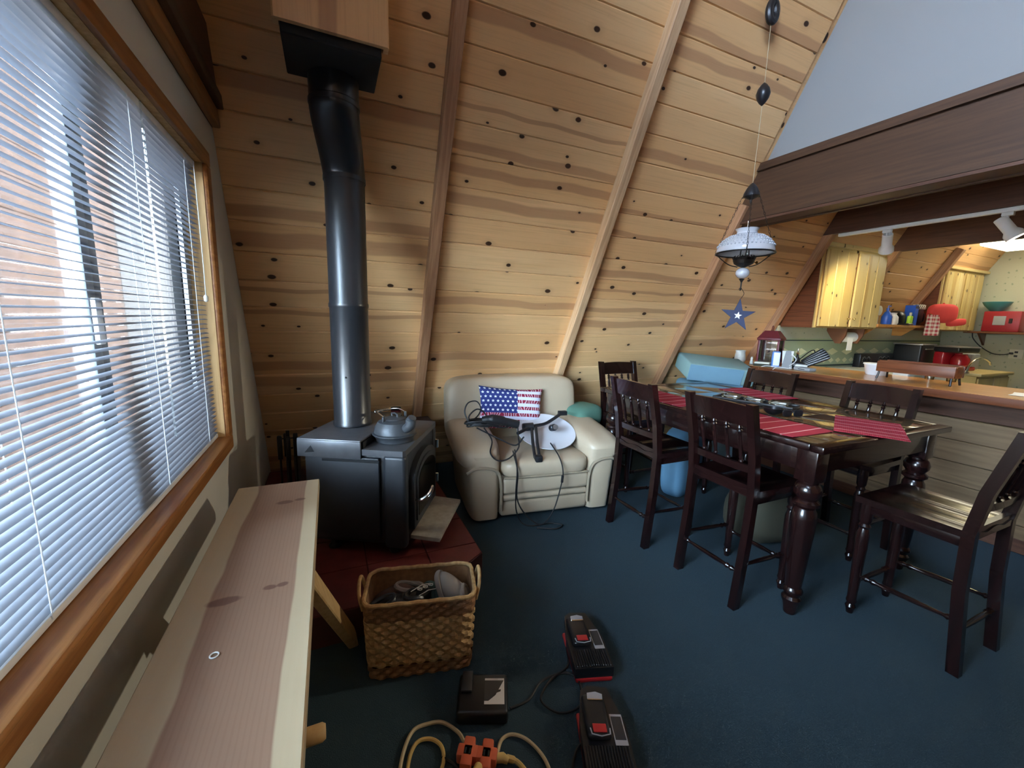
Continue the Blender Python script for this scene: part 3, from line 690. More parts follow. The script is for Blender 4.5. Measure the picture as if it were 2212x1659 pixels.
# ================================================================== BASKET WITH FOOTWEAR
BW, BD, BH = .43, .235, .325
bk = thing('wicker_basket', 'rectangular woven seagrass basket with loop handles in front of the hearth', 'basket', (.300, 1.520, 0), R(-13))
def rrect(wd, dp, rad, n=6):
    p = []
    for cx, cy, a0 in ((wd/2-rad, dp/2-rad, 0), (-wd/2+rad, dp/2-rad, PI/2), (-wd/2+rad, -dp/2+rad, PI), (wd/2-rad, -dp/2+rad, 3*PI/2)):
        for i in range(n+1): a = a0 + PI/2*i/n; p.append((cx+rad*math.cos(a), cy+rad*math.sin(a)))
    return p
def perim(wd, dp, rad, n):
    p = rrect(wd, dp, rad, 8); L = [0]
    for i in range(len(p)): a, b = p[i], p[(i+1) % len(p)]; L.append(L[-1]+math.hypot(b[0]-a[0], b[1]-a[1]))
    out = []; k = 0
    for i in range(n):
        d = L[-1]*i/n
        while L[k+1] < d: k += 1
        u = (d-L[k])/(L[k+1]-L[k]); a, b = p[k], p[(k+1) % len(p)]; q = (a[0]+(b[0]-a[0])*u, a[1]+(b[1]-a[1])*u)
        t_ = Vector((b[0]-a[0], b[1]-a[1], 0)).normalized(); out.append((q, (t_.y, -t_.x)))
    return out
NP = 96
def shell(m, z0, z1, rows, amp, inset=0):
    rings = []
    for j in range(rows+1):
        z = z0+(z1-z0)*j/rows; k = z/BH; wd = BW*(.94+.06*k)-inset*2; dp = BD*(.94+.06*k)-inset*2
        ring_ = []
        for i, (q, nn) in enumerate(perim(wd, dp, .045, NP)):
            o_ = amp*(1 if ((i//2)+(j//2)) % 2 else -1); ring_.append((q[0]+nn[0]*o_, q[1]+nn[1]*o_, z))
        rings.append(ring_)
    vs = [p for r_ in rings for p in r_]; fs = [(j*NP+i, j*NP+(i+1) % NP, (j+1)*NP+(i+1) % NP, (j+1)*NP+i) for j in range(rows) for i in range(NP)]
    return m.add(vs, fs)
shell(MB(), .055, .248, 20, .0042).build('woven_side', 'seagrass', bk, smooth=0)
shell(MB(), .002, .055, 6, .003).build('woven_foot', 'seagrass_dark', bk, smooth=0)
shell(MB(), .248, BH-.008, 8, .003).build('woven_collar', 'seagrass_dark', bk, smooth=0)
shell(MB(), .012, BH-.008, 2, 0, .012).build('lining', 'seagrass_dark', bk)
MB().prism(rrect(BW*.92, BD*.9, .04), 2, .004, .014).build('basket_bottom', 'seagrass_dark', bk)
rim = [(q[0], q[1], BH-.004+.0015*math.sin(i*1.6)) for i, (q, nn) in enumerate(perim(BW-.006, BD-.006, .045, 64))]
MB().tube(rim, .0085, 8, closed=True).build('rim_braid', 'seagrass', bk)
for sx in (-1, 1):
    x_ = sx*(BW/2+.004)
    MB().tube(bez([(x_, -.055, BH-.06), (x_+sx*.012, -.050, BH-.005), (x_+sx*.016, -.022, BH+.034), (x_+sx*.016, .022, BH+.034), (x_+sx*.012, .050, BH-.005), (x_, .055, BH-.06)], 6), .007, 8).build('loop_handle', 'seagrass', bk)
def shoe(name, label, mat, rimmat, loc, rz, tilt, L=.25, W=.09, group='footwear in the basket', fold=0):
    s_ = thing(name, label, 'shoe', loc, rz, group); mt = RX(tilt)
    def f(u, v_):
        a = 2*PI*u; prof_ = math.sin(PI*min(1, v_*1.02))**.45
        y_ = (v_-.5)*L; wd = W/2*prof_*(1 if v_ > .4 else .86); hgt = (.075 if v_ < .5 else .075-.035*(v_-.5)*2)*prof_
        return (wd*math.cos(a), y_, max(-.012, hgt*math.sin(a)))
    MB().grid(f, 20, 18, mt, closed=True).build('upper', mat, s_)
    MB().sell((0, 0, -.018), (W/2+.004, L/2+.004, .012), .3, .75, 24, 8, mt).build('sole', rimmat, s_)
    MB().tube([(.030*math.cos(a), -L*.20+.055*math.sin(a), .062) for a in [2*PI*k/18 for k in range(18)]], .012, 8, mt, closed=True).build('collar_trim', rimmat, s_)
    return s_
bz = Matrix.Translation((.300, 1.520, 0)) @ RZ(R(-13))
def inb(x, y, z): return tuple(bz @ Vector((x, y, z)))
shoe('shoe', 'plain black shoe at the left end of the basket', 'black_plastic', 'black_plastic', inb(-.085, -.02, .225), R(-95), R(20))
s2 = shoe('sandal', 'black sandal with white patterned strap in the basket middle', 'matte_black', 'black_plastic', inb(.0, .0, .215), R(-60), R(-12), .17)
MB().tube([(-.012, -.06, .075), (-.014, .0, .084), (-.012, .05, .075)], .0018, 5, RX(R(-12))).tube([(.026, -.06, .070), (.026, .0, .078), (.024, .05, .068)], .0018, 5, RX(R(-12))).build('strap_piping', 'paper_white', s2)
for zz in (-.03, .0, .03): MB().tube([(.006+.009*math.cos(a), zz+.009*math.sin(a), .084) for a in [2*PI*k/12 for k in range(12)]], .0016, 5, RX(R(-12)), closed=True).tube([(.006, zz-.013, .085), (.006, zz+.013, .085)], .0016, 5, RX(R(-12))).build('strap_emblem', 'paper_white', s2)
shoe('slipper', 'grey fleece slipper standing on edge at the right of the basket', 'slipper_grey', 'slipper_grey', inb(.115, -.01, .27), R(60), R(70), .20, .085)
shoe('slipper', 'dark teal slipper between the sandal and the grey slipper', 'slipper_teal', 'slipper_teal', inb(.055, .045, .20), R(10), R(20), .22, .085)
shoe('slipper', 'brown slipper tucked at the back left of the basket', 'slipper_brown', 'slipper_grey', inb(-.10, .075, .20), R(80), R(10), .20, .08)

# ================================================================== ARMCHAIR AND WHAT LIES ON IT
AR = R(-6.9); AO = (.845, 2.455)
ac = thing('armchair', 'cream leather armchair with pillow arms beside the stove', 'armchair', (AO[0], AO[1], 0), AR)
MB().rbox((.02, .06, .03), (.99, .78, .30), .03, 3).build('base', 'leather', ac)
MB().rbox((.185, -.005, .035), (.845, .08, .145), .022, 3).build('kick_panel', 'leather', ac)
MB().rbox((.19, -.020, .150), (.84, .08, .195), .020, 3).build('footrest_band', 'leather', ac)
MB().rbox((.19, -.030, .200), (.84, .10, .322), .030, 4).build('footrest_panel', 'leather', ac)
sc_ = MB().sell((.515, .30, .375), (.335, .345, .075), .45, .28, 48, 18).build('seat_cushion', 'leather', ac)
MB().tube([(.20, -.030, .325), (.30, -.042, .327), (.515, -.046, .328), (.73, -.042, .327), (.83, -.030, .325)], .007, 8).build('seat_piping', 'leather_pipe', sc_)
for sd in (0, 1):
    def mx(x): return x if sd == 0 else 1.02-x
    a_ = MB()
    # outer arm body with a rounded front, tapering up into the pillow top
    def f(u, v_):
        a = 2*PI*u; e = .38
        sp = lambda q: math.copysign(abs(q)**e, q)
        z = .03 + .45*v_; cx = .085 - .020*v_; hw = .105 + .025*v_; cy = .40; hd_ = .415 + .01*v_
        return (mx(cx + hw*sp(math.cos(a))), cy + hd_*sp(math.sin(a)), z)
    a_.grid(f, 44, 8, closed=True)
    ar_ = a_.build('arm', 'leather', ac)
    pt = MB().sell((mx(.045), .40, .515), (.158, .425, .095), .62, .50, 44, 18)
    if True:
        vs = []
        for (x, y, z) in pt.v:          # gathered wrinkles towards the front, sloping down forwards
            k = max(0, 1-(y+.02)/.25); z -= .055*max(0, 1-(y)/.55) ; z += .004*math.sin(x*140)*k
            vs.append((x, y, z))
        pt.v = vs
    pt.build('arm_pillow', 'leather', ac)
    pth = [(mx(-.055), -.018, .375), (mx(.0), -.024, .405), (mx(.08), -.026, .405), (mx(.150), -.026, .375), (mx(.178), -.024, .30), (mx(.184), -.022, .18), (mx(.184), -.020, .09)]
    MB().tube(bez(pth, 6), .011, 8).build('arm_piping', 'leather_pipe', ac)
bk_ = MB().sell((.455, .66, .655), (.560, .135, .265), .30, .36, 56, 24)
bk_.v = [(x, y + (z-.45)*.16, z + .006*math.sin((x-.1)*3.0)) for x, y, z in bk_.v]
bk_.build('back_cushion', 'leather', ac)
MB().rbox((.04, .70, .10), (.98, .80, .60), .03, 3).build('back_panel', 'leather', ac)
for fx, fy in ((.07, .07), (.95, .07), (.07, .72), (.95, .72)): MB().lathe([(.022, 0), (.026, .03)], 12, T(fx, fy, 0)).build('foot', 'cherry', ac)
ACM = Matrix.Translation((AO[0], AO[1], 0)) @ RZ(AR)
def aw(x, y, z): return tuple(ACM @ Vector((x, y, z)))
# flag pillow
pl = thing('flag_pillow', 'small pillow printed with white stars on blue and red stripes', 'pillow', aw(.395, .475, .520), AR)
pw, ph = .270, .172
nu, nv = 33, 21; vs = []; fs = []; uvs = []
def pil(u, v_, side):
    a, b = u*2-1, v_*2-1; th = .062*((1-a**4)*(1-b**4))**.55
    k = 1-.10*(1-abs(a)**2)*abs(b)**3*1.0; kx = 1-.08*(1-abs(b)**2)*abs(a)**3
    return Vector((a*pw*kx, side*th, b*ph*k))
m = MB()
for side in (-1, 1): m.grid(lambda u, v_: pil(u, v_, side), nu, nv)
m.v = [tuple(T(0, .02, .165) @ RY(R(4.5)) @ RX(R(-17)) @ Vector(p)) for p in m.v]
me = bpy.data.meshes.new('pillow_case'); me.from_pydata(m.v, [], m.f); me.update()
uvl = me.uv_layers.new(name='UVMap')
for lp in me.loops:
    i = lp.vertex_index % (nu*nv); uvl.data[lp.index].uv = ((i % nu)/(nu-1), (i//nu)/(nv-1))
for p in me.polygons: p.use_smooth = True
bm = bmesh.new(); bm.from_mesh(me); bmesh.ops.recalc_face_normals(bm, faces=bm.faces); bm.to_mesh(me); bm.free()
me.materials.append(M['flag_print'])
po = bpy.data.objects.new('pillow_case', me); C.objects.link(po); po.parent = pl
# satellite dish on the seat
sd_ = thing('satellite_dish', 'pale grey satellite dish with black arm lying on the armchair', 'satellite dish', aw(.62, .29, .50), AR)
DM = T(-.01, -.02, .035) @ RZ(R(12)) @ RX(R(20)) @ RY(R(-6)) @ Matrix.Scale(.90, 4)
m = MB(); rr_ = [(.0, 0), (.08, .003), (.16, .011), (.235, .024), (.250, .028), (.252, .024), (.235, .018), (.16, .005), (.08, -.004), (.0, -.007)]
m.lathe(rr_, 48, DM, cap=False); m.build('reflector', 'dish_grey', sd_, smooth=50)
MB().tube(bez([(-.27, -.12, .075), (-.14, -.05, .10), (-.02, -.01, .105), (.06, .02, .13), (.14, .05, .165)], 6), .013, 8).build('feed_arm', 'cable_black', sd_)
MB().rbox((.12, .035, .150), (.19, .075, .185), .006, 2).build('arm_end', 'black_plastic', sd_)
MB().lathe([(.026, 0), (.026, .05), (.020, .055), (.020, .075)], 16, T(.02, -.06, .085) @ RX(R(70)) @ RZ(.3)).build('feed_horn', 'black_plastic', sd_)
MB().lathe([(.012, .0765), (.020, .077), (.020, .080)], 16, T(.02, -.06, .085) @ RX(R(70)) @ RZ(.3)).build('horn_cap', 'steel', sd_)
for dx in (-.012, .022): MB().tube([(-.13+dx, -.06, .095), (-.165+dx, -.19, .02), (-.18+dx, -.285, -.055)], .011, 8).build('mount_strut', 'cable_black', sd_)
MB().rbox((-.20, -.325, -.10), (-.145, -.275, -.035), .010, 2).build('mount_foot', 'cable_black', sd_)
MB().tube([(-.205, -.04, .095), (-.125, -.045, .10)], .030, 12).build('mount_clamp', 'cable_black', sd_)
# coil of cable over the left arm
cc_ = thing('cable_coil', 'bundle of black cable looped over the left arm of the armchair', 'cable', aw(.10, .22, .63), AR)
rnd = random.Random(3)
for k in range(9):
    a0 = rnd.uniform(0, 6.28); rx, ry = .165+rnd.uniform(-.02, .02), .055+rnd.uniform(-.015, .012); dz = rnd.uniform(0, .035)
    ps = []
    for i in range(40):
        a = 2*PI*i/40; x_ = .05+rx*math.cos(a); y_ = ry*math.sin(a) + rnd.uniform(-.003, .003)
        ps.append((x_, y_, .008 + dz - .10*max(0, x_-.05)**1.0 + .010*math.sin(3*a+a0)))
    MB().tube(ps, .0058, 6, closed=True).build('cable_loop', 'cable_black', cc_)
MB().tube(bez([(.0, .0, .04), (.06, -.015, .05), (.16, -.02, .03), (.26, -.03, .005)], 8), [.030]*8+[.036]*8+[.030]*9, 12).build('cable_bundle', 'cable_black', cc_)
for pts in ([(-.10, .02, .03), (-.12, .05, .10), (-.09, .08, .155), (-.03, .08, .165), (.0, .07, .12), (-.02, .05, .07), (-.08, .02, .03)],
            [(-.09, .0, .03), (-.10, -.01, .08), (-.04, .02, .12), (.02, .05, .09), (.05, .04, .03)],
            [(.0, -.05, .0), (.03, -.16, -.06), (.0, -.245, -.12), (.05, -.262, -.17), (.13, -.255, -.16), (.20, -.23, -.10), (.22, -.16, -.05), (.24, -.08, .0)],
            [(-.05, -.04, .0), (.08, -.17, -.05), (.18, -.22, -.085), (.25, -.19, -.04)]):
    MB().tube(bez(pts, 8), .0052, 6).build('cable_loop', 'cable_black', cc_)
hc = thing('hanging_cable', 'two black cables hanging down the front of the armchair to the carpet', 'cable', aw(.22, -.06, 0), AR)
MB().tube(bez([(.07, .10, .50), (.055, -.01, .40), (.045, -.03, .25), (.05, -.035, .12), (.09, -.05, .03), (.16, -.07, .012), (.28, -.06, .010), (.36, -.10, .010), (.30, -.14, .010), (.18, -.10, .010)], 8), .0048, 6).build('cable_strand', 'cable_black', hc)
MB().tube(bez([(.05, .08, .50), (.06, -.01, .38), (.055, -.03, .20), (.12, -.06, .08), (.22, -.08, .02), (.31, -.06, .10), (.37, -.03, .25), (.385, -.025, .36), (.375, .03, .45), (.36, .16, .51)], 8), .0048, 6).build('cable_strand', 'cable_black', hc)
MB().tube([(.378, -.030, .285), (.382, -.030, .335)], .0095, 8).build('connector', 'black_plastic', hc)

# ================================================================== FLOOR CLUTTER
def tool(label, loc, rz):
    t_ = thing('sander_tool', label, 'power tool', loc, rz, 'sander tools on the carpet'); t_.scale = (1.33, .95, 1.0)
    # local y runs from the ribbed red-footed end (-) to the handle nose (+)
    MB().prism([(-.058, -.150), (.058, -.150), (.060, .02), (.050, .075), (.034, .165), (-.020, .170), (-.040, .150), (-.056, .02)], 2, .018, .060).build('body', 'black_plastic', t_)
    MB().rbox((-.056, -.155, .0), (.056, .10, .018), .006).build('base_pad', 'red_plastic', t_)
    m = MB()
    for i in range(15): x_ = -.050+.1*i/14; m.rbox((x_-.0022, -.145, .060), (x_+.0022, -.060, .070-.004*abs(i-7)/7), .002, 1)
    m.build('ribbed_grip', 'black_plastic', t_)
    MB().rbox((-.044, -.045, .060), (.016, .115, .085), .020, 3).build('upper_shell', 'black_plastic', t_)
    MB().rbox((-.030, -.035, .085), (.004, -.005, .089), .012, 3).build('push_button', 'red_plastic', t_)
    MB().tube([(-.036, -.020, .0862), (-.034, -.040, .0862), (-.012, -.047, .0862), (.010, -.040, .0862), (.012, -.020, .0862)], .002, 6).build('button_bezel', 'label_grey', t_)
    MB().prism([(-.030, .088), (.010, .088), (.012, .108), (-.005, .118), (-.028, .112)], 2, .085, .0875).build('nose_badge', 'label_grey', t_)
    MB().rbox((-.030, .083, .085), (.010, .088, .089), .001, 1).build('badge_bar', 'chrome', t_)
    lb_ = MB().rbox((.022, -.055, .060), (.054, .055, .0625), .002, 1).build('side_label', 'label_grey', t_)
    MB().rbox((.025, -.038, .0626), (.051, .045, .0634), .001, 1).build('label_field', 'label_dark', lb_)
    return t_
tool('black and red power sander on the carpet, nearest the armchair', (.938, 1.262, 0), R(-18))
tool('black and red power sander on the carpet, at the lower frame edge', (.778, .915, 0), R(-24))
ch = thing('battery_charger', 'black charger box with a grey and white label beside the basket', 'charger', (.470, 1.190, 0), R(-22))
MB().rbox((-.105, -.075, 0), (.075, .085, .055), .012, 3).build('housing', 'black_plastic', ch)
MB().rbox((-.095, .0, .055), (-.055, .085, .066), .004).build('cell_slot', 'label_dark', ch)
lbp = MB().rbox((-.010, -.045, .0551), (.062, .060, .0565), .0006, 1).build('label_plate', 'label_white', ch)
MB().prism([(-.010, .050), (.060, .050), (.030, -.010), (.005, -.032), (-.010, -.032)], 2, .0566, .0572).build('label_dark_field', 'label_dark', lbp, smooth=0)
MB().prism([(.026, -.004), (.048, .004), (.050, .012), (.030, .010)], 2, .0573, .0577).build('label_picture', 'label_dark', lbp, smooth=0)
m = MB()
for i in range(8): m.rbox((.002+.007*i, .053, .0566), (.0065+.007*i, .059, .0574), .0005, 1)
m.build('label_wordmark', 'label_white', lbp)
cv = thing('charger_cord', 'thin dark cord looping from the charger to the sander', 'cord', (0, 0, 0))
MB().tube(bez([(.54, 1.14, .012), (.62, 1.15, .006), (.70, 1.20, .006), (.80, 1.20, .006), (.835, 1.15, .008), (.79, 1.06, .006), (.70, 1.06, .006), (.66, 1.13, .010), (.74, 1.19, .012), (.83, 1.22, .008), (.875, 1.30, .010), (.90, 1.33, .02)], 8), .0045, 6).build('cord', 'cable_black', cv)
cv2 = thing('tool_lead', 'short dark cord leaving the nearest sander at the frame edge', 'cord', (0, 0, 0))
MB().tube(bez([(.735, .93, .03), (.69, .93, .008), (.64, .88, .006), (.60, .80, .006)], 8), .0045, 6).build('cord', 'cable_black', cv2)
tt = thing('outlet_tap', 'orange cross-shaped three way outlet tap on the carpet', 'outlet tap', (.375, 1.025, .0), R(-30))
m = MB()
for cx in (-.030, .030):
    m.rbox((cx-.018, -.045, .004), (cx+.018, .045, .042), .006, 2); m.rbox((cx-.034, -.020, .004), (cx+.034, .020, .042), .006, 2)
m.build('tap_body', 'orange_plastic', tt)
for cx in (-.030, .030):
    MB().rbox((cx-.010, -.012, .0422), (cx-.004, .006, .0428), .001, 1).rbox((cx+.004, -.012, .0422), (cx+.010, .006, .0428), .001, 1).build('socket_slots', 'matte_black', tt)
pg = MB().tube([(.012, -.040, .035), (.010, -.072, .046), (.006, -.105, .042)], [.013, .016, .012], 12).build('plug', 'cord_yellow', tt)
MB().tube([(.055, .0, .022), (.082, .004, .024), (.10, .0, .020)], [.013, .014, .010], 12).build('plug', 'cord_yellow', tt)
ec = thing('extension_cord', 'pale yellow extension cord coiled around the orange tap', 'cord', (0, 0, 0))
MB().tube(bez([(.352, 1.075, .02), (.345, 1.13, .008), (.305, 1.185, .007), (.255, 1.20, .007), (.205, 1.195, .007), (.165, 1.14, .007), (.14, 1.06, .007), (.15, .98, .007), (.17, .90, .007)], 8), .0062, 7).build('cord', 'cord_pale', ec)
MB().tube(bez([(.165, .92, .016), (.158, 1.0, .010), (.17, 1.09, .010), (.205, 1.145, .012), (.25, 1.145, .010), (.28, 1.11, .008), (.275, 1.06, .007), (.235, 1.0, .007), (.20, .93, .007)], 8), .0062, 7).build('cord', 'cord_yellow', ec)
MB().tube(bez([(.435, 1.005, .022), (.47, 1.05, .010), (.51, 1.055, .008), (.55, 1.02, .007), (.575, .95, .007), (.57, .87, .007)], 8), .0058, 7).build('cord', 'cord_pale', ec)
MB().tube(bez([(.46, .985, .020), (.49, .965, .012), (.505, .92, .008), (.50, .86, .007)], 8), [.010]*6+[.0075]*8+[.0062]*11, 8).build('cord_end', 'cord_yellow', ec)
MB().tube(bez([(.275, 1.075, .008), (.31, 1.03, .007), (.325, .97, .007), (.32, .90, .007)], 6), .0045, 6).build('ground_wire', 'cable_black', ec)

# ================================================================== DINING SET
TX0, TX1, TY0, TY1, TZ = 1.94, 3.11, 1.00, 2.62, .880
tb = thing('dining_table', 'tall dark cherry dining table with glossy tiled top and turned legs', 'table', ((TX0+TX1)/2, (TY0+TY1)/2, 0))
hx, hy = (TX1-TX0)/2, (TY1-TY0)/2
fr = .058
for lo, hi in (((-hx, -hy, TZ-.034), (hx, -hy+fr, TZ)), ((-hx, hy-fr, TZ-.034), (hx, hy, TZ)), ((-hx, -hy+fr, TZ-.034), (-hx+fr, hy-fr, TZ)), ((hx-fr, -hy+fr, TZ-.034), (hx, hy-fr, TZ))):
    MB().rbox(lo, hi, .006, 2).build('top_frame', 'cherry', tb)
MB().box((-hx+fr, -hy+fr, TZ-.030), (hx-fr, hy-fr, TZ-.006)).build('top_bed', 'matte_black', tb)
nx_, ny_ = 3, 4; tw, tl = (2*hx-2*fr)/nx_, (2*hy-2*fr)/ny_
m = MB().rbox((-tw/2+.0018, -tl/2+.0018, -.005), (tw/2-.0018, tl/2-.0018, 0), .0025, 2).mesh('tile', 'table_tile')
for i in range(nx_):
    for j in range(ny_):
        o = bpy.data.objects.new('tile', m); C.objects.link(o); o.parent = tb; o.location = (-hx+fr+tw*(i+.5), -hy+fr+tl*(j+.5), TZ-.0008)
ap = .045
for lo, hi in (((-hx+.12, -hy+ap, TZ-.145), (hx-.12, -hy+ap+.022, TZ-.034)), ((-hx+.12, hy-ap-.022, TZ-.145), (hx-.12, hy-ap, TZ-.034)), ((-hx+ap, -hy+.12, TZ-.145), (-hx+ap+.022, hy-.12, TZ-.034)), ((hx-ap-.022, -hy+.12, TZ-.145), (hx-ap, hy-.12, TZ-.034))):
    MB().rbox(lo, hi, .004).build('apron', 'cherry', tb)
tleg = [(.022, 0), (.026, .004), (.029, .030), (.034, .055), (.043, .075), (.043, .085), (.033, .098), (.036, .110), (.044, .120), (.044, .130), (.034, .145), (.038, .20), (.045, .32), (.052, .44), (.054, .50), (.050, .535), (.040, .555), (.044, .562), (.056, .572), (.056, .586), (.042, .598), (.044, .606), (.055, .622), (.058, .645), (.050, .668), (.040, .678), (.040, .690)]
lm = MB().lathe(tleg, 24).rbox((-.046, -.046, .688), (.046, .046, TZ-.034), .005).mesh('leg', 'cherry')
for sx in (-1, 1):
    for sy in (-1, 1):
        o = bpy.data.objects.new('leg', lm); C.objects.link(o); o.parent = tb; o.location = (sx*(hx-.085), sy*(hy-.085), 0)

def chair(label, loc, rz):
    c_ = thing('dining_chair', label, 'chair', loc, rz, 'chairs around the tall table')
    st_ = MB()
    def f(u, v_):
        x = (u-.5)*2; y = v_*2-1; sx_ = .205 + .010*y
        z = .612 - .012*math.exp(-((abs(x)-.42)**2)/.05)*(1 if y < .55 else max(0, 1-(y-.55)*2.2)) 
        return (x*sx_, y*.195-.005, z)
    st_.grid(f, 25, 17)
    bot = [(p[0], p[1], .582) for p in st_.v[:]]; n0 = len(bot); st_.add(bot, [(j*25+i, (j+1)*25+i, (j+1)*25+i+1, j*25+i+1) for j in range(16) for i in range(24)])
    bd_ = [i for i in range(25)] + [25*j+24 for j in range(1, 17)] + [16*25+i for i in range(23, -1, -1)] + [25*j for j in range(15, 0, -1)]
    st_.f += [(bd_[i], bd_[(i+1) % len(bd_)], bd_[(i+1) % len(bd_)]+n0, bd_[i]+n0) for i in range(len(bd_))]
    st_.build('seat', 'cherry', c_, smooth=30)
    for sx in (-1, 1):
        m = MB(); P_ = [(-.222, 0), (-.190, .35), (-.182, .60), (-.205, .78), (-.268, 1.040)]
        vs = []
        for y_, z_ in P_:
            for dx, dy in ((-.018, -.020), (.018, -.020), (.018, .020), (-.018, .020)): vs.append((sx*.178+dx, y_+dy, z_))
        fs = [(0, 3, 2, 1), (16, 17, 18, 19)] + [(j*4+k, j*4+(k+1) % 4, (j+1)*4+(k+1) % 4, (j+1)*4+k) for j in range(4) for k in range(4)]
        m.add(vs, fs); m.build('rear_leg', 'cherry', c_, smooth=25)
        MB().lathe([(.014, 0), (.017, .02), (.022, .035), (.016, .050), (.022, .065), (.019, .08), (.022, .20), (.026, .36), (.026, .42), (.018, .45), (.025, .462), (.018, .475), (.024, .49), (.026, .54), (.024, .583)], 14, T(sx*.165, .160, 0)).build('front_leg', 'cherry', c_)
    def spindle(p0, p1, r0, name):
        p0 = Vector(p0); p1 = Vector(p1); L_ = (p1-p0).length; z = (p1-p0).normalized(); a = z.orthogonal().normalized(); b = z.cross(a)
        mt = Matrix(((a.x, b.x, z.x, p0.x), (a.y, b.y, z.y, p0.y), (a.z, b.z, z.z, p0.z), (0, 0, 0, 1)))
        pr_ = [(.6, 0), (.65, .04), (1.15, .07), (.7, .10), (.75, .16), (1.0, .40), (1.05, .62), (.8, .78), (1.25, .82), (.75, .86), (1.2, .90), (.6, .95), (.6, 1)]
        MB().lathe([(r0*q, L_*h_) for q, h_ in pr_], 10, mt).build(name, 'cherry', c_)
    for x_ in (-.108, -.036, .036, .108): spindle((x_, -.196, .728), (x_, -.243, .935), .0105, 'back_spindle')
    # crest and lower rails, slightly bowed
    def rail(z0, z1, y0, y1, th, bow, nm):
        m = MB()
        def f(u, v_):
            a = 2*PI*v_; 
            k = [(-1, -1), (1, -1), (1, 1), (-1, 1)]
            return None
        vs = []; nn = 9
        for i in range(nn):
            x = -.162 + .324*i/(nn-1); bo = -bow*(1-(x/.162)**2); up_ = .006*(1-(x/.162)**2) if nm == 'crest_rail' else 0
            vs += [(x, y0+bo-th/2, z0), (x, y0+bo+th/2, z0), (x, y1+bo+th/2, z1+up_), (x, y1+bo-th/2, z1+up_)]
        fs = [(0, 1, 2, 3), tuple((nn-1)*4+k for k in (3, 2, 1, 0))] + [(i*4+k, i*4+(k+1) % 4, (i+1)*4+(k+1) % 4, (i+1)*4+k) for i in range(nn-1) for k in range(4)]
        m.add(vs, fs).build(nm, 'cherry', c_, smooth=30)
    rail(.930, 1.028, -.240, -.263, .022, .012, 'crest_rail'); rail(.695, .732, -.190, -.196, .020, .010, 'lower_rail'); rail(.575, .632, -.184, -.186, .022, .0, 'seat_rail')
    MB().rbox((-.150, .150, .535), (.150, .168, .583), .003).build('front_apron', 'cherry', c_)
    for sx in (-1, 1):
        MB().rbox((sx*.172-.009, -.16, .535), (sx*.172+.009, .145, .583), .003).build('side_apron', 'cherry', c_)
        spindle((sx*.176, -.195, .225), (sx*.167, .150, .205), .0115, 'side_stretcher')
    spindle((-.160, .160, .165), (.160, .160, .165), .0115, 'front_stretcher'); spindle((-.165, -.205, .185), (.165, -.205, .185), .0115, 'back_stretcher')
    return c_
c0 = chair('cherry spindle back chair on the left table side, nearer the camera', (2.012, 1.390, 0), R(-90))
dup(c0, (1.975, 1.985, 0), R(-90), 'cherry spindle back chair on the left table side, beside the armchair')
dup(c0, (2.480, .812, 0), R(0), 'dark chair drawn up at the near table end by the right edge')
dup(c0, (2.960, 2.110, 0), R(90), 'dark chair tucked in on the bar side, below the hanging lamp')
dup(c0, (2.995, 1.405, 0), R(90), 'dark chair tucked in on the bar side, nearer the camera')
dup(c0, (2.360, 2.690, 0), R(180), 'chair at the far table end against the plank wall')
# placemats
def mat_(label, pts, seed):
    cx = sum(p[0] for p in pts)/4; cy = sum(p[1] for p in pts)/4
    d = Vector((pts[1][0]-pts[0][0], pts[1][1]-pts[0][1])); L_ = (d.length + math.hypot(pts[2][0]-pts[3][0], pts[2][1]-pts[3][1]))/2
    W_ = (math.hypot(pts[3][0]-pts[0][0], pts[3][1]-pts[0][1]) + math.hypot(pts[2][0]-pts[1][0], pts[2][1]-pts[1][1]))/2
    o = thing('placemat', label, 'placemat', (cx, cy, TZ+.001), math.atan2(d.y, d.x)-PI/2, 'red woven placemats')
    rn = random.Random(seed); m = MB(); ph_ = rn.uniform(0, 6)
    for s_ in (0, 1): m.grid(lambda u, v_: ((u-.5)*W_, (v_-.5)*L_, .0012+.0022*s_ + .0016*(1+math.sin(v_*9+ph_+u*3))), 15, 21)
    n0 = 15*21; bd_ = [i for i in range(15)] + [15*j+14 for j in range(1, 21)] + [20*15+i for i in range(13, -1, -1)] + [15*j for j in range(19, 0, -1)]
    m.f += [(bd_[i], bd_[(i+1) % len(bd_)], bd_[(i+1) % len(bd_)]+n0, bd_[i]+n0) for i in range(len(bd_))]
    m.build('woven_cloth', 'placemat', o, smooth=50)
mat_('red striped placemat at the left table side, nearer the camera', [(1.965, 1.62), (1.965, 1.14), (2.27, 1.16), (2.30, 1.60)], 1)
mat_('red placemat hanging over the near table end', [(2.33, 1.17), (2.80, 1.23), (2.85, .975), (2.42, .93)][:1] + [(2.70, 1.36), (2.87, 1.10), (2.40, .925)], 2)
mat_('red placemat at the bar side of the table behind the tray', [(2.83, 2.27), (2.79, 1.81), (3.09, 1.80), (3.09, 2.24)], 3)
mat_('red striped placemat at the left table side, farther from the camera', [(1.965, 2.30), (1.965, 1.83), (2.25, 1.84), (2.25, 2.30)], 4)
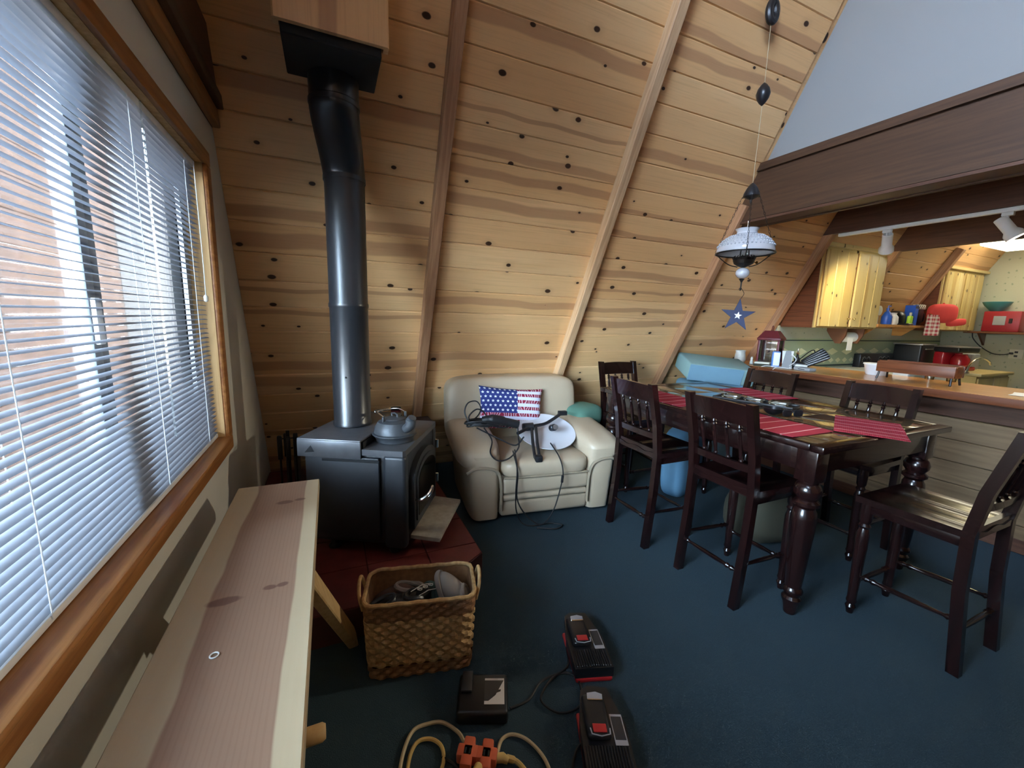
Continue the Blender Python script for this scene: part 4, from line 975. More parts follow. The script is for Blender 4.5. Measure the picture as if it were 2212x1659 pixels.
# black tray with three little glass dishes, bowl and sunglasses
tr_ = thing('serving_tray', 'long black tray in the middle of the table', 'tray', (2.575, 1.78, TZ+.002), R(17))
MB().rbox((-.075, -.24, 0), (.075, .24, .010), .004).build('tray_base', 'black_plastic', tr_)
MB().tube([(-.072, -.237, .014), (.072, -.237, .014), (.072, .237, .014), (-.072, .237, .014)], .009, 8, closed=True).build('tray_rim', 'black_plastic', tr_)
g0 = None
for i, yy in enumerate((.145, 0, -.145)):
    p = T(2.575, 1.78, TZ+.0125) @ RZ(R(17)) @ Vector((0, yy, 0))
    lab = ('far', 'middle', 'near')[i]
    o = thing('glass_dish', 'small square cut glass dish, %s one of three on the black tray' % lab, 'dish', tuple(p), R(17), 'glass dishes on the tray')
    m = MB().rbox((-.042, -.050, 0), (.042, .050, .012), .004).rbox((-.046, -.054, .012), (-.036, .054, .028), .003).rbox((.036, -.054, .012), (.046, .054, .028), .003).rbox((-.036, -.054, .012), (.036, -.044, .028), .003).rbox((-.036, .044, .012), (.036, .054, .028), .003)
    m.build('dish_body', 'chrome' if False else 'clear_glass', o)
    MB().rbox((-.033, -.040, .0125), (.033, .040, .018), .004).build('dish_insert', 'label_white', o)
bo = thing('black_bowl', 'small shiny black bowl beside the tray', 'bowl', (2.345, 1.50, TZ+.006))
MB().lathe([(.022, 0), (.026, .003), (.048, .020), (.055, .040), (.052, .041), (.044, .024), (.0, .010)], 24, cap=False).build('bowl_body', 'black_plastic', bo)
sg = thing('sunglasses', 'folded black sunglasses lying on the placemat corner', 'sunglasses', (2.405, 1.425, TZ+.006), R(-20))
for sx in (-1, 1):
    MB().sell((sx*.033, 0, .020), (.029, .006, .021), .6, .8, 16, 8).build('lens', 'black_plastic', sg)
    MB().tube(bez([(sx*.062, .002, .030), (sx*.060, .04, .026), (sx*.02, .060, .016), (-sx*.04, .062, .008)], 5), .003, 6).build('temple_arm', 'black_plastic', sg)
MB().tube([(-.010, 0, .028), (0, -.003, .031), (.010, 0, .028)], .003, 6).build('nose_bridge', 'black_plastic', sg)
pp = thing('paper_sheet', 'light blue sheet of paper at the far left table corner', 'paper', (2.10, 2.46, TZ+.001), R(10))
MB().grid(lambda u, v_: ((u-.5)*.21, (v_-.5)*.20, .002+.012*(u-.5)**2), 9, 5).build('sheet', 'cushion_blue', pp)

# ================================================================== FOAM CUSHIONS BY THE WALL
fm = thing('folded_mattress', 'pale blue folded foam mattress stacked behind the table', 'mattress', (3.44, 2.86, 0), R(-28))
for i, (z0, z1, mt, dx, tl_) in enumerate(((.02, .30, 'cushion_blue', 0, 0), (.31, .58, 'cushion_teal', -.01, 0), (.59, .84, 'cushion_blue', .01, 0))):
    MB().rbox((-.29+dx, -.19, z0), (.29+dx, .19, z1), .05, 4).build('folded_layer', mt, fm)
tp = MB().rbox((-.30, -.20, -.085), (.32, .20, .075), .018, 3, T(.01, -.01, .965) @ RX(R(12)) @ RY(R(5))).build('top_block', 'cushion_teal', fm)
MB().rbox((-.302, -.207, -.083), (.20, -.199, .071), .003, 1, T(.01, -.01, .965) @ RX(R(12)) @ RY(R(5))).build('blue_side', 'cushion_blue', fm)
gc = thing('green_cushion', 'green cushion between the armchair and the far chair', 'cushion', (1.98, 2.93, 0), R(15))
MB().sell((0, 0, .24), (.16, .12, .235), .5, .5, 32, 14).build('lower_cushion', 'cushion_green', gc)
MB().sell((0, .0, .58), (.17, .14, .10), .55, .5, 32, 14).build('upper_cushion', 'cushion_green', gc)
bg = thing('blue_cushion', 'light blue cushion standing on the carpet under the table', 'cushion', (2.62, 2.36, 0), R(20))
MB().sell((0, 0, .29), (.24, .10, .285), .45, .5, 32, 14).build('cushion_cover', 'bag_blue', bg)
oc = thing('olive_bag', 'olive brown bag slumped on the floor beneath the table', 'bag', (2.60, 1.62, 0), R(-12))
MB().sell((0, 0, .17), (.26, .16, .165), .6, .6, 32, 14).build('bag_body', 'cushion_olive', oc)
MB().tube(bez([(-.10, 0, .31), (-.06, 0, .37), (.06, 0, .37), (.10, 0, .31)], 5), .008, 6).build('bag_handle', 'cushion_olive', oc)

# ================================================================== HANGING LAMP
hl = thing('hanging_lamp', 'hanging oil style lamp with white milk glass shade on chains', 'lamp', (2.55, 1.958, 0))
def zl(m_, name, mat, **k): return m_.build(name, mat, hl, **k)
zl(MB().lathe([(.168, 1.868), (.173, 1.872), (.174, 1.885), (.165, 1.915), (.135, 1.952), (.090, 1.978), (.065, 1.990), (.060, 2.000), (.062, 2.010), (.072, 2.022), (.069, 2.023), (.058, 2.010), (.056, 1.998), (.060, 1.986), (.086, 1.972), (.130, 1.946), (.160, 1.910), (.168, 1.884), (.165, 1.870)], 48, cap=False), 'shade', 'milk_glass')
m = MB()
for j in range(5):
    for i in range(44):
        a = 2*PI*(i+.5*(j % 2))/44; rr_ = (.168, .156, .142, .124, .106)[j]; zz = (1.912, 1.929, 1.946, 1.960, 1.972)[j]
        m.sell((rr_*math.cos(a), rr_*math.sin(a), zz), (.006, .006, .006), 1, 1, 6, 4)
zl(m, 'hobnail_texture', 'milk_glass')['kind'] = 'stuff'
zl(MB().tube([(.176*math.cos(2*PI*i/40), .176*math.sin(2*PI*i/40), 1.866) for i in range(40)], .0045, 8, closed=True), 'shade_ring', 'dark_metal')
zl(MB().lathe([(.026, 1.82), (.030, 1.86), (.024, 1.92), (.020, 2.02)], 24, cap=False), 'chimney', 'clear_glass')
zl(MB().lathe([(.003, 2.02), (.006, 2.03), (.003, 2.05), (.007, 2.062), (.003, 2.075)], 12), 'chimney_finial', 'chrome')
zl(MB().lathe([(.010, 1.776), (.035, 1.785), (.058, 1.800), (.066, 1.822), (.062, 1.835), (.044, 1.842), (.026, 1.850)], 32), 'burner_basket', 'dark_metal')
for i in range(14):
    a = 2*PI*i/14; zl(MB().tube([(.060*math.cos(a), .060*math.sin(a), 1.82), (.068*math.cos(a), .068*math.sin(a), 1.838), (.058*math.cos(a), .058*math.sin(a), 1.85)], .003, 5), 'prong', 'dark_metal')
zl(MB().tube([(.06, -.02, 1.815), (.085, -.03, 1.812)], .003, 6).lathe([(.009, 0), (.009, .005)], 10, T(.085, -.03, 1.812) @ RY(PI/2)), 'wick_key', 'brass')
zl(MB().sell((0, 0, 1.740), (.043, .043, .036), 1, 1, 28, 16), 'glass_ball', 'milk_glass')
zl(MB().lathe([(.012, 1.703), (.018, 1.700), (.010, 1.690), (.005, 1.680), (.004, 1.640), (.006, 1.635), (.001, 1.625)], 16), 'drop_finial', 'dark_metal')
zl(MB().lathe([(.008, 2.205), (.030, 2.215), (.050, 2.225), (.046, 2.245), (.032, 2.275), (.016, 2.298), (.004, 2.308)], 28), 'smoke_bell', 'black_plastic')
zl(MB().lathe([(.002, 2.178), (.007, 2.19), (.008, 2.206)], 12), 'bell_drop', 'black_plastic')
for i, a in enumerate((R(-20), R(100), R(220))):
    ca, sa = math.cos(a), math.sin(a); t_ = (.060*ca, .060*sa, 2.228); lo_ = (.205*ca, .205*sa, 1.890)
    zl(MB().tube([(.035*ca, .035*sa, 2.226), t_], .004, 6), 'bell_arm', 'dark_metal')
    m = MB(); n_ = 18
    for k in range(n_):
        u = (k+.5)/n_; c_ = Vector(t_).lerp(Vector(lo_), u); d_ = (Vector(lo_)-Vector(t_)).normalized(); s_ = d_.orthogonal().normalized()
        if k % 2: s_ = d_.cross(s_)
        m.tube([c_+d_*.012*math.cos(b)+s_*.0045*math.sin(b) for b in [2*PI*q/8 for q in range(8)]], .0013, 4, closed=True)
    zl(m, 'chain', 'dark_metal')
    zl(MB().tube(bez([lo_, (.165*ca, .165*sa, 1.85), (.10*ca, .10*sa, 1.802), (.04*ca, .04*sa, 1.782)], 5), .0032, 6), 'frame_arm', 'dark_metal')
zl(MB().tube([(0, 0, 2.305), (.003, 0, 2.77)], .0016, 5), 'string', 'cord_pale'); zl(MB().tube([(.003, 0, 2.89), (0, .004, 3.36)], .0016, 5), 'string', 'cord_pale')
zl(MB().lathe([(.003, 2.765), (.018, 2.780), (.034, 2.805), (.041, 2.832), (.034, 2.860), (.018, 2.884), (.003, 2.898)], 24), 'counterweight', 'black_plastic')
zl(MB().tube([(.030*math.cos(2*PI*i/24), .0, 3.290+.052*math.sin(2*PI*i/24)) for i in range(24)], .022, 10, closed=True), 'pulley', 'black_plastic')
zl(MB().tube([(0, 0, 3.34), (0, 0, 3.415)], .004, 6), 'ceiling_hook', 'dark_metal')
so = thing('star_ornament', 'navy wooden star with a small white star hung below the lamp', 'ornament', (2.55, 1.958, 1.458), R(-38))
def star(R1, R2, y0, y1, m, rot=0):
    p = []
    for i in range(10): a = PI/2 + PI*i/5 + rot; rr_ = R1 if i % 2 == 0 else R2; p.append((rr_*math.cos(a), rr_*math.sin(a)))
    return m.prism([(q[0], q[1]) for q in p], 1, y0, y1)
star(.112, .043, -.006, .006, MB(), R(-3)).build('star_body', 'star_navy', so, smooth=0)
star(.026, .011, -.0085, -.006, MB(), R(-8)).build('star_inlay', 'star_white', so, smooth=0)
MB().tube(bez([(.006, 0, .110), (.024, 0, .145), (.012, 0, .170), (.0, 0, .185), (-.010, 0, .176), (.0, 0, .166)], 6), .0016, 5).build('wire_hook', 'dark_metal', so)

# ================================================================== BAR AND KITCHEN
bar = thing('bar_counter', 'long wooden bar counter between the dining table and the kitchen', 'bar', (0, 0, 0))
BX0, BX1, BZT = 3.80, 4.52, 1.00
MB().prism([(BX0, -.9), (BX1, -.9), (BX1, 3.10), (BX0, 3.10)], 2, BZT-.012, BZT).build('top_board', 'bar_top', bar, smooth=0)
MB().rbox((BX0-.012, -.9, BZT-.058), (BX0+.02, 3.09, BZT-.002), .006, 2).build('front_edge', 'log_brown', bar)
MB().box((BX0+.02, -.88, BZT-.05), (BX1-.01, 3.08, BZT-.012)).build('sub_top', 'bar_panel', bar)
for i in range(6):
    MB().rbox((3.985, -.85, .02+.155*i), (4.00, 3.05, .02+.155*i+.152), .004, 1).build('panel_board', 'bar_panel', bar)
MB().box((4.0, -.85, 0), (4.50, 3.05, BZT-.05)).build('carcass', 'bar_panel', bar)
MB().rbox((3.97, -.85, .80), (3.986, 3.05, .95), .004, 1).build('overhang_shade', 'beam_dark', bar)  # dark strip standing in for the shade under the bar overhang
MB().rbox((3.973, -.85, 0), (3.986, 3.05, .09), .004, 1).build('skirting', 'beam_dark', bar)
# back counter with range
kc = thing('kitchen_counter', 'pale kitchen counter along the knee wall', 'counter', (0, 0, 0))
MB().rbox((4.56, 2.22, .885), (5.93, 2.915, .92), .008).build('worktop', 'counter_white', kc)
MB().rbox((6.72, 2.02, .885), (7.62, 2.915, .92), .008).build('worktop', 'pine_kitchen', kc)
MB().box((4.58, 2.26, .0), (5.92, 2.91, .884)).build('base_cabinet', 'pine_kitchen', kc)
for i in range(3): MB().rbox((4.60+.44*i, 2.243, .10), (5.02+.44*i, 2.26, .86), .006).build('cabinet_door', 'pine_kitchen', kc)
MB().box((6.74, 2.06, .0), (7.60, 2.91, .884)).build('base_cabinet', 'pine_kitchen', kc)
for i in range(2): MB().rbox((6.76+.42*i, 2.043, .10), (7.16+.42*i, 2.06, .86), .006).build('cabinet_door', 'pine_kitchen', kc)
rg = thing('kitchen_range', 'white kitchen range with black control panel of knobs', 'range', (6.325, 2.58, 0))
MB().rbox((-.378, -.33, .0), (.378, .30, .885), .008).build('oven_body', 'white_plastic', rg)
MB().rbox((-.38, -.34, .886), (.38, .24, .920), .008).build('cooktop', 'white_plastic', rg)
bgd = MB().rbox((-.38, .245, .886), (.38, .325, 1.085), .012).build('control_panel', 'black_plastic', rg)
for i in range(5): MB().lathe([(.024, 0), (.024, .012), (.018, .016), (.018, .028)], 16, T(-.30+.09*i+(.18 if i > 1 else 0), .244, 1.01) @ RX(PI/2)).build('knob', 'black_plastic', bgd)
m = MB()
for i in range(5):
    for k in range(8):
        a = R(-120+240*k/7); x_ = -.30+.09*i+(.18 if i > 1 else 0)+.036*math.sin(a); m.rbox((x_-.003, .2425, 1.01+.036*math.cos(a)-.003), (x_+.003, .2445, 1.01+.036*math.cos(a)+.003), .0005, 1)
m.build('dial_marks', 'paper_white', bgd)
for cx, cy in ((-.18, -.17), (.18, -.17), (-.18, .08), (.18, .08)):
    MB().tube([(cx+.08*math.cos(2*PI*i/24), cy+.08*math.sin(2*PI*i/24), .926) for i in range(24)], .006, 6, closed=True).tube([(cx+.045*math.cos(2*PI*i/20), cy+.045*math.sin(2*PI*i/20), .926) for i in range(20)], .006, 6, closed=True).build('burner', 'black_plastic', rg)
# upper cabinets
CF = 2.585
def upper(label, x0, x1, zt, doors):
    u_ = thing('wall_cabinet', label, 'cabinet', (x0, CF, 1.388), 0, 'pine wall cabinets')
    W_ = x1-x0; H_ = zt-1.388
    def yy(z): return ys(1.388+z)-CF-.045
    # side panels follow the slope
    for xa in (0, W_-.018): MB().prism([(.012, 0), (min(.33, yy(0)), 0), (min(.33, yy(.0)), .02), (max(.03, yy(H_-.01)), H_-.01), (.012, H_-.01)], 0, xa, xa+.018).build('side_panel', 'log_brown' if xa == 0 else 'pine_kitchen', u_, smooth=0)
    MB().box((.018, .012, 0), (W_-.018, .31, .018)).build('bottom_panel', 'pine_kitchen', u_)
    MB().box((.018, .025, .018), (W_-.018, .035, H_-.02)).build('inner_back', 'log_brown', u_)
    for lo, hi in (((0, -.006, 0), (.035, .012, H_)), ((W_-.035, -.006, 0), (W_, .012, H_)), ((W_/2-.02, -.006, 0), (W_/2+.02, .012, H_)), ((.035, -.006, 0), (W_-.035, .012, .022)), ((.035, -.006, H_-.04), (W_-.035, .012, H_))):
        MB().rbox(lo, hi, .003, 1).build('face_frame', 'pine_kitchen', u_)
    dw = (W_-.035*2-.03)/2
    for d in range(doors):
        dx = .030 + d*(dw+.040); dh = H_-.06
        dr_ = MB().box((dx, -.012, .018), (dx+dw, -.0065, .018+dh)).build('door', 'log_brown', u_)
        for k in range(3):
            w3 = dw/3
            plank('plank', dh, w3-.002, .016, 'pine_kitchen', T(dx+w3*(k+.5), -.028, .018+dh/2) @ Matrix(((0, -1, 0, 0), (0, 0, -1, 0), (1, 0, 0, 0), (0, 0, 0, 1))), dr_)
        kx = dx+dw-.03 if d == 0 else dx+.03
        MB().lathe([(.005, 0), (.005, .012), (.013, .018), (.010, .026)], 12, T(kx, -.028, .10) @ RX(PI/2)).build('knob', 'brass', dr_)
    MB().rbox((-.01, -.045, H_-.01), (W_+.06, .02, H_+.025), .004, 1).build('crown_board', 'pine_kitchen', u_)
    return u_
upper('pine wall cabinet left of the shelf, lit by a spot lamp', 4.49, 5.62, 2.20, 2)
upper('pine wall cabinet right of the shelf, with the red cap on its corner', 6.95, 8.00, 2.16, 2)
pt_ = thing('paper_towel_holder', 'brown paper towel holder under the left wall cabinet with white roll', 'paper towel holder', (5.30, 2.70, 1.387))
for sx in (-1, 1):
    MB().prism([(-.10, 0), (.10, 0), (.10, -.03), (.06, -.09), (.0, -.165), (-.05, -.165), (-.09, -.08)], 0, sx*.165-.010, sx*.165+.010).build('bracket', 'brown_bracket', pt_, smooth=0)
MB().lathe([(.012, -.150), (.055, -.150), (.055, .150), (.012, .150)], 24, T(0, .0, -.095) @ RY(PI/2)).build('paper_roll', 'paper_white', pt_)
MB().rbox((-.05, -.057, -.24), (.05, -.054, -.10), .001, 1).build('paper_sheet', 'paper_white', pt_)
# shelf between the cabinets and what stands on it
ks = thing('kitchen_shelf', 'short pine shelf between the two wall cabinets', 'shelf', (5.63, 2.56, 1.415))
MB().rbox((0, 0, 0), (1.30, .26, .032), .004).build('shelf_board', 'bar_top', ks)
for xx in (.03, .87): MB().prism([(.02, 0), (.24, 0), (.24, -.10), (.14, -.10)], 0, xx-.009, xx+.009).build('bracket', 'bar_top', ks, smooth=0)
def onshelf(name, label, cat, x, parts, y=2.66):
    o = thing(name, label, cat, (x, y, 1.447))
    for nm, mb, mt in parts: mb.build(nm, mt, o)
    return o
onshelf('white_mug', 'white mug at the left end of the kitchen shelf', 'mug', 5.72, (('mug_body', MB().lathe([(.038, 0), (.042, .004), (.042, .09), (.038, .09), (.036, .01), (0, .008)], 20, cap=False), 'white_plastic'), ('mug_handle', MB().tube(bez([(.04, 0, .075), (.068, 0, .07), (.068, 0, .025), (.04, 0, .02)], 5), .006, 6), 'white_plastic')))
onshelf('glass_ornament', 'white round clock-like ornament on the kitchen shelf', 'ornament', 5.82, (('ring_face', MB().lathe([(.055, 0), (.055, .03), (.03, .034)], 24, T(0, -.015, .155) @ RX(PI/2)), 'white_plastic'), ('pedestal', MB().lathe([(.045, 0), (.045, .01), (.015, .02), (.015, .10)], 16), 'white_plastic')), 2.70)
onshelf('dish_soap', 'blue dish soap bottle with pump top on the shelf', 'bottle', 6.00, (('bottle_body', MB().lathe([(.045, 0), (.05, .01), (.05, .09), (.028, .14), (.014, .155), (.014, .175)], 20), 'bottle_blue'), ('pump', MB().lathe([(.016, .175), (.016, .19), (.006, .192), (.006, .215)], 12).tube([(0, 0, .215), (.035, -.01, .212)], .006, 6), 'bottle_blue')))
onshelf('white_jug', 'white jug with a blue print beside the soap bottle', 'jug', 6.12, (('jug_body', MB().lathe([(.05, 0), (.06, .02), (.055, .09), (.035, .12), (.04, .14)], 20), 'white_plastic'), ('jug_handle', MB().tube(bez([(.05, 0, .11), (.085, 0, .10), (.08, 0, .04), (.055, 0, .03)], 5), .007, 6), 'white_plastic')))
onshelf('baseball_hat', 'black baseball hat lying on the kitchen shelf', 'hat', 6.27, (('crown', MB().sell((0, 0, .07), (.10, .095, .10), .8, .9, 24, 12), 'black_plastic'), ('visor', MB().sell((-.02, -.11, .012), (.085, .075, .010), .5, .8, 20, 6), 'black_plastic')), 2.70)
onshelf('hand_soap', 'lime green labelled bottle in front of the black cap', 'bottle', 6.34, (('bottle_body', MB().rbox((-.032, -.02, 0), (.032, .02, .11), .012, 3), 'lime'), ('bottle_cap', MB().lathe([(.012, .11), (.012, .145), (.008, .15)], 12), 'white_plastic')), 2.585)
onshelf('blue_box', 'tall blue box standing on the kitchen shelf', 'box', 6.48, (('carton', MB().rbox((-.04, -.05, 0), (.04, .05, .24), .003, 1), 'bottle_blue'), ('carton_flap', MB().rbox((-.038, -.051, .20), (.038, -.050, .235), .0005, 1), 'star_navy')), 2.64)
onshelf('oven_mitt', 'black oven mitt with checked cuff at the shelf end', 'oven mitt', 6.64, (('mitt_body', MB().sell((0, 0, .13), (.09, .035, .125), .6, .7, 24, 12), 'black_plastic'), ('checked_cuff', MB().rbox((-.095, -.036, .19), (.09, .036, .255), .015, 3), 'checker_black'), ('mitt_thumb', MB().sell((.08, -.01, .10), (.03, .028, .06), .7, .8, 14, 8), 'black_plastic')), 2.64)
cp = thing('baseball_hat', 'red baseball hat hanging on the corner of the right cabinet', 'hat', (6.86, 2.50, 1.60), R(-30))
MB().sell((0, 0, .0), (.155, .07, .115), .6, .7, 32, 16).build('crown', 'cap_red', cp)
MB().sell((.14, -.02, -.125), (.105, .04, .042), .5, .8, 24, 8, RY(R(-8))).build('visor', 'cap_red', cp)
MB().lathe([(.012, 0), (.010, .012), (.0, .016)], 12, T(0, 0, .113)).build('top_button', 'cap_red', cp)
dt = thing('dish_towel', 'red and white checked dish towel hanging below the red cap', 'towel', (6.70, 2.50, 1.33), R(-12))
m = MB()
for s_ in (0, 1): m.grid(lambda u, v_: ((u-.5)*(.22+.05*(1-v_)), .012*math.sin(u*14)*(1-.5*v_)+s_*.008, v_*.25), 25, 9)
m.build('towel_cloth', 'gingham', dt)
MB().tube([(0, .03, .25), (0, .06, .262)], .006, 6).build('hook', 'brass', dt)
# end wall shelf
es = thing('wall_shelf', 'dark wall shelf on the wallpapered kitchen end wall', 'shelf', (7.86, 2.10, 1.372))
MB().rbox((0, -.9, 0), (.235, .52, .026), .004).build('shelf_board', 'brown_bracket', es)
for yy_ in (-.7, .38): MB().prism([(.02, 0), (.235, 0), (.235, -.16)], 1, yy_-.01, yy_+.01).build('bracket', 'brown_bracket', es, smooth=0)
rb = thing('red_box', 'dark red breadbox with a grey window on the wall shelf', 'box', (7.98, 2.30, 1.399))
MB().rbox((-.105, -.165, 0), (.11, .165, .262), .012, 2).build('casing', 'box_red', rb)
MB().rbox((-.110, -.04, .085), (-.104, .07, .20), .003, 1).build('window_panel', 'grey_box', rb)
MB().rbox((-.118, -.10, .11), (-.104, -.07, .17), .004, 1).build('handle', 'dark_metal', rb)
bwl = thing('teal_bowl', 'teal bowl standing on the red breadbox', 'bowl', (7.97, 2.39, 1.663))
MB().lathe([(.05, 0), (.055, .004), (.115, .075), (.135, .115), (.130, .116), (.105, .075), (.04, .012), (0, .010)], 28, cap=False).build('bowl_body', 'bowl_teal', bwl)
MB().tube([(.132*math.cos(2*PI*i/28), .132*math.sin(2*PI*i/28), .116) for i in range(28)], .004, 6, closed=True).build('bowl_rim', 'bowl_teal', bwl)
pc = thing('power_cord', 'dark power cord drooping across the wallpaper to an outlet', 'cord', (0, 0, 0))
MB().tube(bez([(8.085, 2.60, 1.372), (8.08, 2.58, 1.30), (8.08, 2.50, 1.20), (8.08, 2.38, 1.115), (8.08, 2.28, 1.105), (8.08, 2.215, 1.125)], 8), .006, 6).build('cord', 'cable_black', pc)
MB().rbox((8.062, 2.19, 1.115), (8.092, 2.225, 1.14), .005).build('plug', 'black_plastic', pc)
ou = thing('wall_outlet', 'cream outlet plate on the kitchen end wall', 'outlet', (8.099, 2.17, 1.12))
MB().rbox((-.006, -.06, -.06), (0, .06, .06), .003).build('cover_plate', 'outlet', ou)
for zz in (-.025, .025): MB().rbox((-.0075, -.015, zz-.012), (-.0055, .015, zz+.012), .001, 1).build('socket', 'label_dark', ou)
# counter appliances
def on(name, label, cat, loc, parts, rz=0, group=None):
    o = thing(name, label, cat, loc, rz, group)
    for nm, mb, mt in parts: mb.build(nm, mt, o)
    return o
on('coffee_maker', 'shiny red coffee maker on the far kitchen counter', 'coffee maker', (7.02, 2.36, .92), (
    ('base', MB().rbox((-.16, -.12, 0), (.16, .13, .05), .015, 3), 'appliance_red'), ('column', MB().rbox((-.16, .02, .05), (.16, .13, .22), .02, 3), 'appliance_red'), ('head', MB().rbox((-.17, -.13, .215), (.17, .14, .285), .025, 3), 'black_plastic'),
    ('carafe', MB().lathe([(.07, .052), (.085, .07), (.085, .14), (.055, .19), (.058, .20)], 24, T(0, -.05, 0)), 'appliance_red'), ('lid_trim', MB().rbox((-.165, -.135, .275), (.165, .135, .290), .006), 'steel')), R(-12))
on('toaster_oven', 'black toaster oven with sloping steel lid on the counter', 'toaster oven', (6.86, 2.70, .92), (
    ('casing', MB().rbox((-.17, -.14, .01), (.17, .14, .29), .02, 3), 'black_plastic'), ('steel_lid', MB().rbox((-.18, -.15, .285), (.18, .15, .305), .006), 'steel'), ('door_handle', MB().tube([(-.12, -.16, .24), (.12, -.16, .24)], .008, 8), 'steel')))
on('toaster', 'small grey box beside the red coffee maker', 'toaster', (7.38, 2.38, .92), (('casing', MB().rbox((-.10, -.09, 0), (.10, .10, .20), .015, 3), 'grey_box'), ('slot', MB().rbox((-.07, -.015, .199), (.07, .015, .202), .001, 1), 'matte_black')))
on('kitchen_faucet', 'chrome gooseneck faucet arching over the sink', 'faucet', (6.70, 2.14, .92), (('spout', MB().tube(bez([(0, 0, 0), (.02, -.01, .09), (.12, -.02, .155), (.28, -.03, .17), (.42, -.04, .13), (.46, -.045, .09)], 8), .012, 10), 'chrome'), ('lever', MB().tube([(.0, .03, .02), (.0, .10, .06)], .008, 8), 'chrome'), ('base_ring', MB().lathe([(.03, 0), (.03, .01), (.02, .015)], 16), 'chrome')))
on('glass_jar', 'white square canister behind the wooden trough', 'canister', (5.02, 2.02, .0), (('canister_body', MB().rbox((-.06, -.06, .93), (.06, .06, 1.08), .01, 2), 'white_plastic'), ('stand', MB().rbox((-.05, -.05, 0), (.05, .05, .93), .01, 2), 'grey_box')))
def tumbler(label, x, y):
    return on('glass_tumbler', label, 'glass', (x, y, BZT), (('glass_wall', MB().lathe([(.026, 0), (.028, .004), (.038, .12), (.036, .12), (.026, .008), (0, .006)], 20, cap=False), 'clear_glass'), ('glass_base', MB().lathe([(.027, 0), (.028, .010), (0, .011)], 20), 'clear_glass')), 0, 'glasses behind the trough')
tumbler('clear glass behind the trough, left of two', 4.47, 1.63); tumbler('clear glass behind the trough, right of two', 4.47, 1.50)
# things standing on the bar
tg = thing('wooden_trough', 'brown half log trough on little legs standing on the bar', 'trough', (4.12, 1.575, BZT), R(2))
m = MB()
def f(u, v_): a = PI*(.02+.96*u); return (-.075*math.cos(a), (v_-.5)*.45, .145-.085*math.sin(a))
m.grid(f, 17, 9); m.grid(lambda u, v_: (lambda p: (p[0]*.86, p[1]*.98, p[2]+.010))(f(u, v_)), 17, 9); m.build('trough_shell', 'log_brown', tg)
MB().rbox((-.082, -.228, .060), (-.070, .228, .142), .004).build('front_slat', 'log_brown', tg)
MB().rbox((.070, -.228, .060), (.082, .228, .142), .004).build('rear_slat', 'log_brown', tg)
for yy_ in (-.21, .21):
    for sx in (-1, 1): MB().tube(bez([(sx*.055, yy_, .11), (sx*.07, yy_, .05), (sx*.085, yy_*1.02, .004)], 5), .0075, 8).build('leg', 'dark_metal', tg)
    MB().sell((0, yy_*1.06, .10), (.07, .010, .045), .7, .8, 20, 8).build('end_cap', 'log_brown', tg)
pb = thing('plastic_tub', 'clear white plastic tub on the bar beside the trough', 'tub', (4.34, 1.93, BZT))
MB().lathe([(.07, 0), (.075, .005), (.09, .085), (.095, .09), (.088, .092), (.07, .008), (0, .006)], 24, cap=False).build('tub_body', 'vinyl_white', pb)
MB().lathe([(.098, .088), (.098, .098), (.02, .102)], 24).build('tub_lid', 'vinyl_white', pb)
lt = thing('red_lantern', 'dark red metal lantern with glass panes at the far end of the bar', 'lantern', (4.08, 2.72, BZT), R(20))
MB().rbox((-.10, -.10, 0), (.10, .10, .03), .006).build('base', 'lantern_red', lt)
for sx in (-1, 1):
    for sy in (-1, 1): MB().rbox((sx*.085-.010, sy*.085-.010, .03), (sx*.085+.010, sy*.085+.010, .25), .003).build('corner_post', 'lantern_red', lt)
for lo, hi in (((-.075, -.090, .03), (.075, -.086, .25)), ((-.075, .086, .03), (.075, .090, .25)), ((-.090, -.075, .03), (-.086, .075, .25)), ((.086, -.075, .03), (.090, .075, .25))): MB().box(lo, hi).build('glass_pane', 'clear_glass', lt)
MB().rbox((-.105, -.105, .25), (.105, .105, .275), .006).build('eave', 'lantern_red', lt)
MB().add([(-.10, -.10, .275), (.10, -.10, .275), (.10, .10, .275), (-.10, .10, .275), (-.055, -.055, .345), (.055, -.055, .345), (.055, .055, .345), (-.055, .055, .345)], [(0, 1, 5, 4), (1, 2, 6, 5), (2, 3, 7, 6), (3, 0, 4, 7), (4, 5, 6, 7), (3, 2, 1, 0)]).build('roof', 'lantern_red', lt, smooth=0)
MB().tube([(.03*math.cos(2*PI*i/16), 0, .365+.03*math.sin(2*PI*i/16)) for i in range(16)], .004, 6, closed=True).build('hanging_ring', 'lantern_red', lt)
vs_ = thing('ceramic_jar', 'small speckled ceramic jar beside the red lantern', 'jar', (4.02, 3.00, BZT))
MB().lathe([(.045, 0), (.052, .01), (.055, .03), (.050, .08), (.045, .105), (.050, .125), (.046, .126), (.040, .105), (0, .02)], 24, cap=False).build('jar_body', 'ceramic', vs_)
MB().sell((-.048, -.02, .06), (.008, .018, .022), 1, 1, 12, 8).build('relief', 'ceramic', vs_)
sh = thing('salt_shaker', 'little white figurine shaker in front of the lantern', 'shaker', (3.93, 2.80, BZT))
MB().lathe([(.015, 0), (.018, .01), (.014, .035), (.010, .045), (.013, .06), (.008, .075), (0, .08)], 14).build('shaker_body', 'ceramic', sh)
MB().lathe([(.019, 0), (.019, .004)], 14).build('shaker_base', 'matte_black', sh)
bb = thing('small_book', 'small tan book stack on the bar below the lantern', 'book', (3.90, 2.66, BZT), R(25))
MB().rbox((-.05, -.07, 0), (.05, .07, .022), .002, 1).build('book_cover', 'cushion_olive', bb); MB().rbox((-.045, -.065, .023), (.045, .065, .040), .002, 1).build('paper_block', 'outlet', bb)
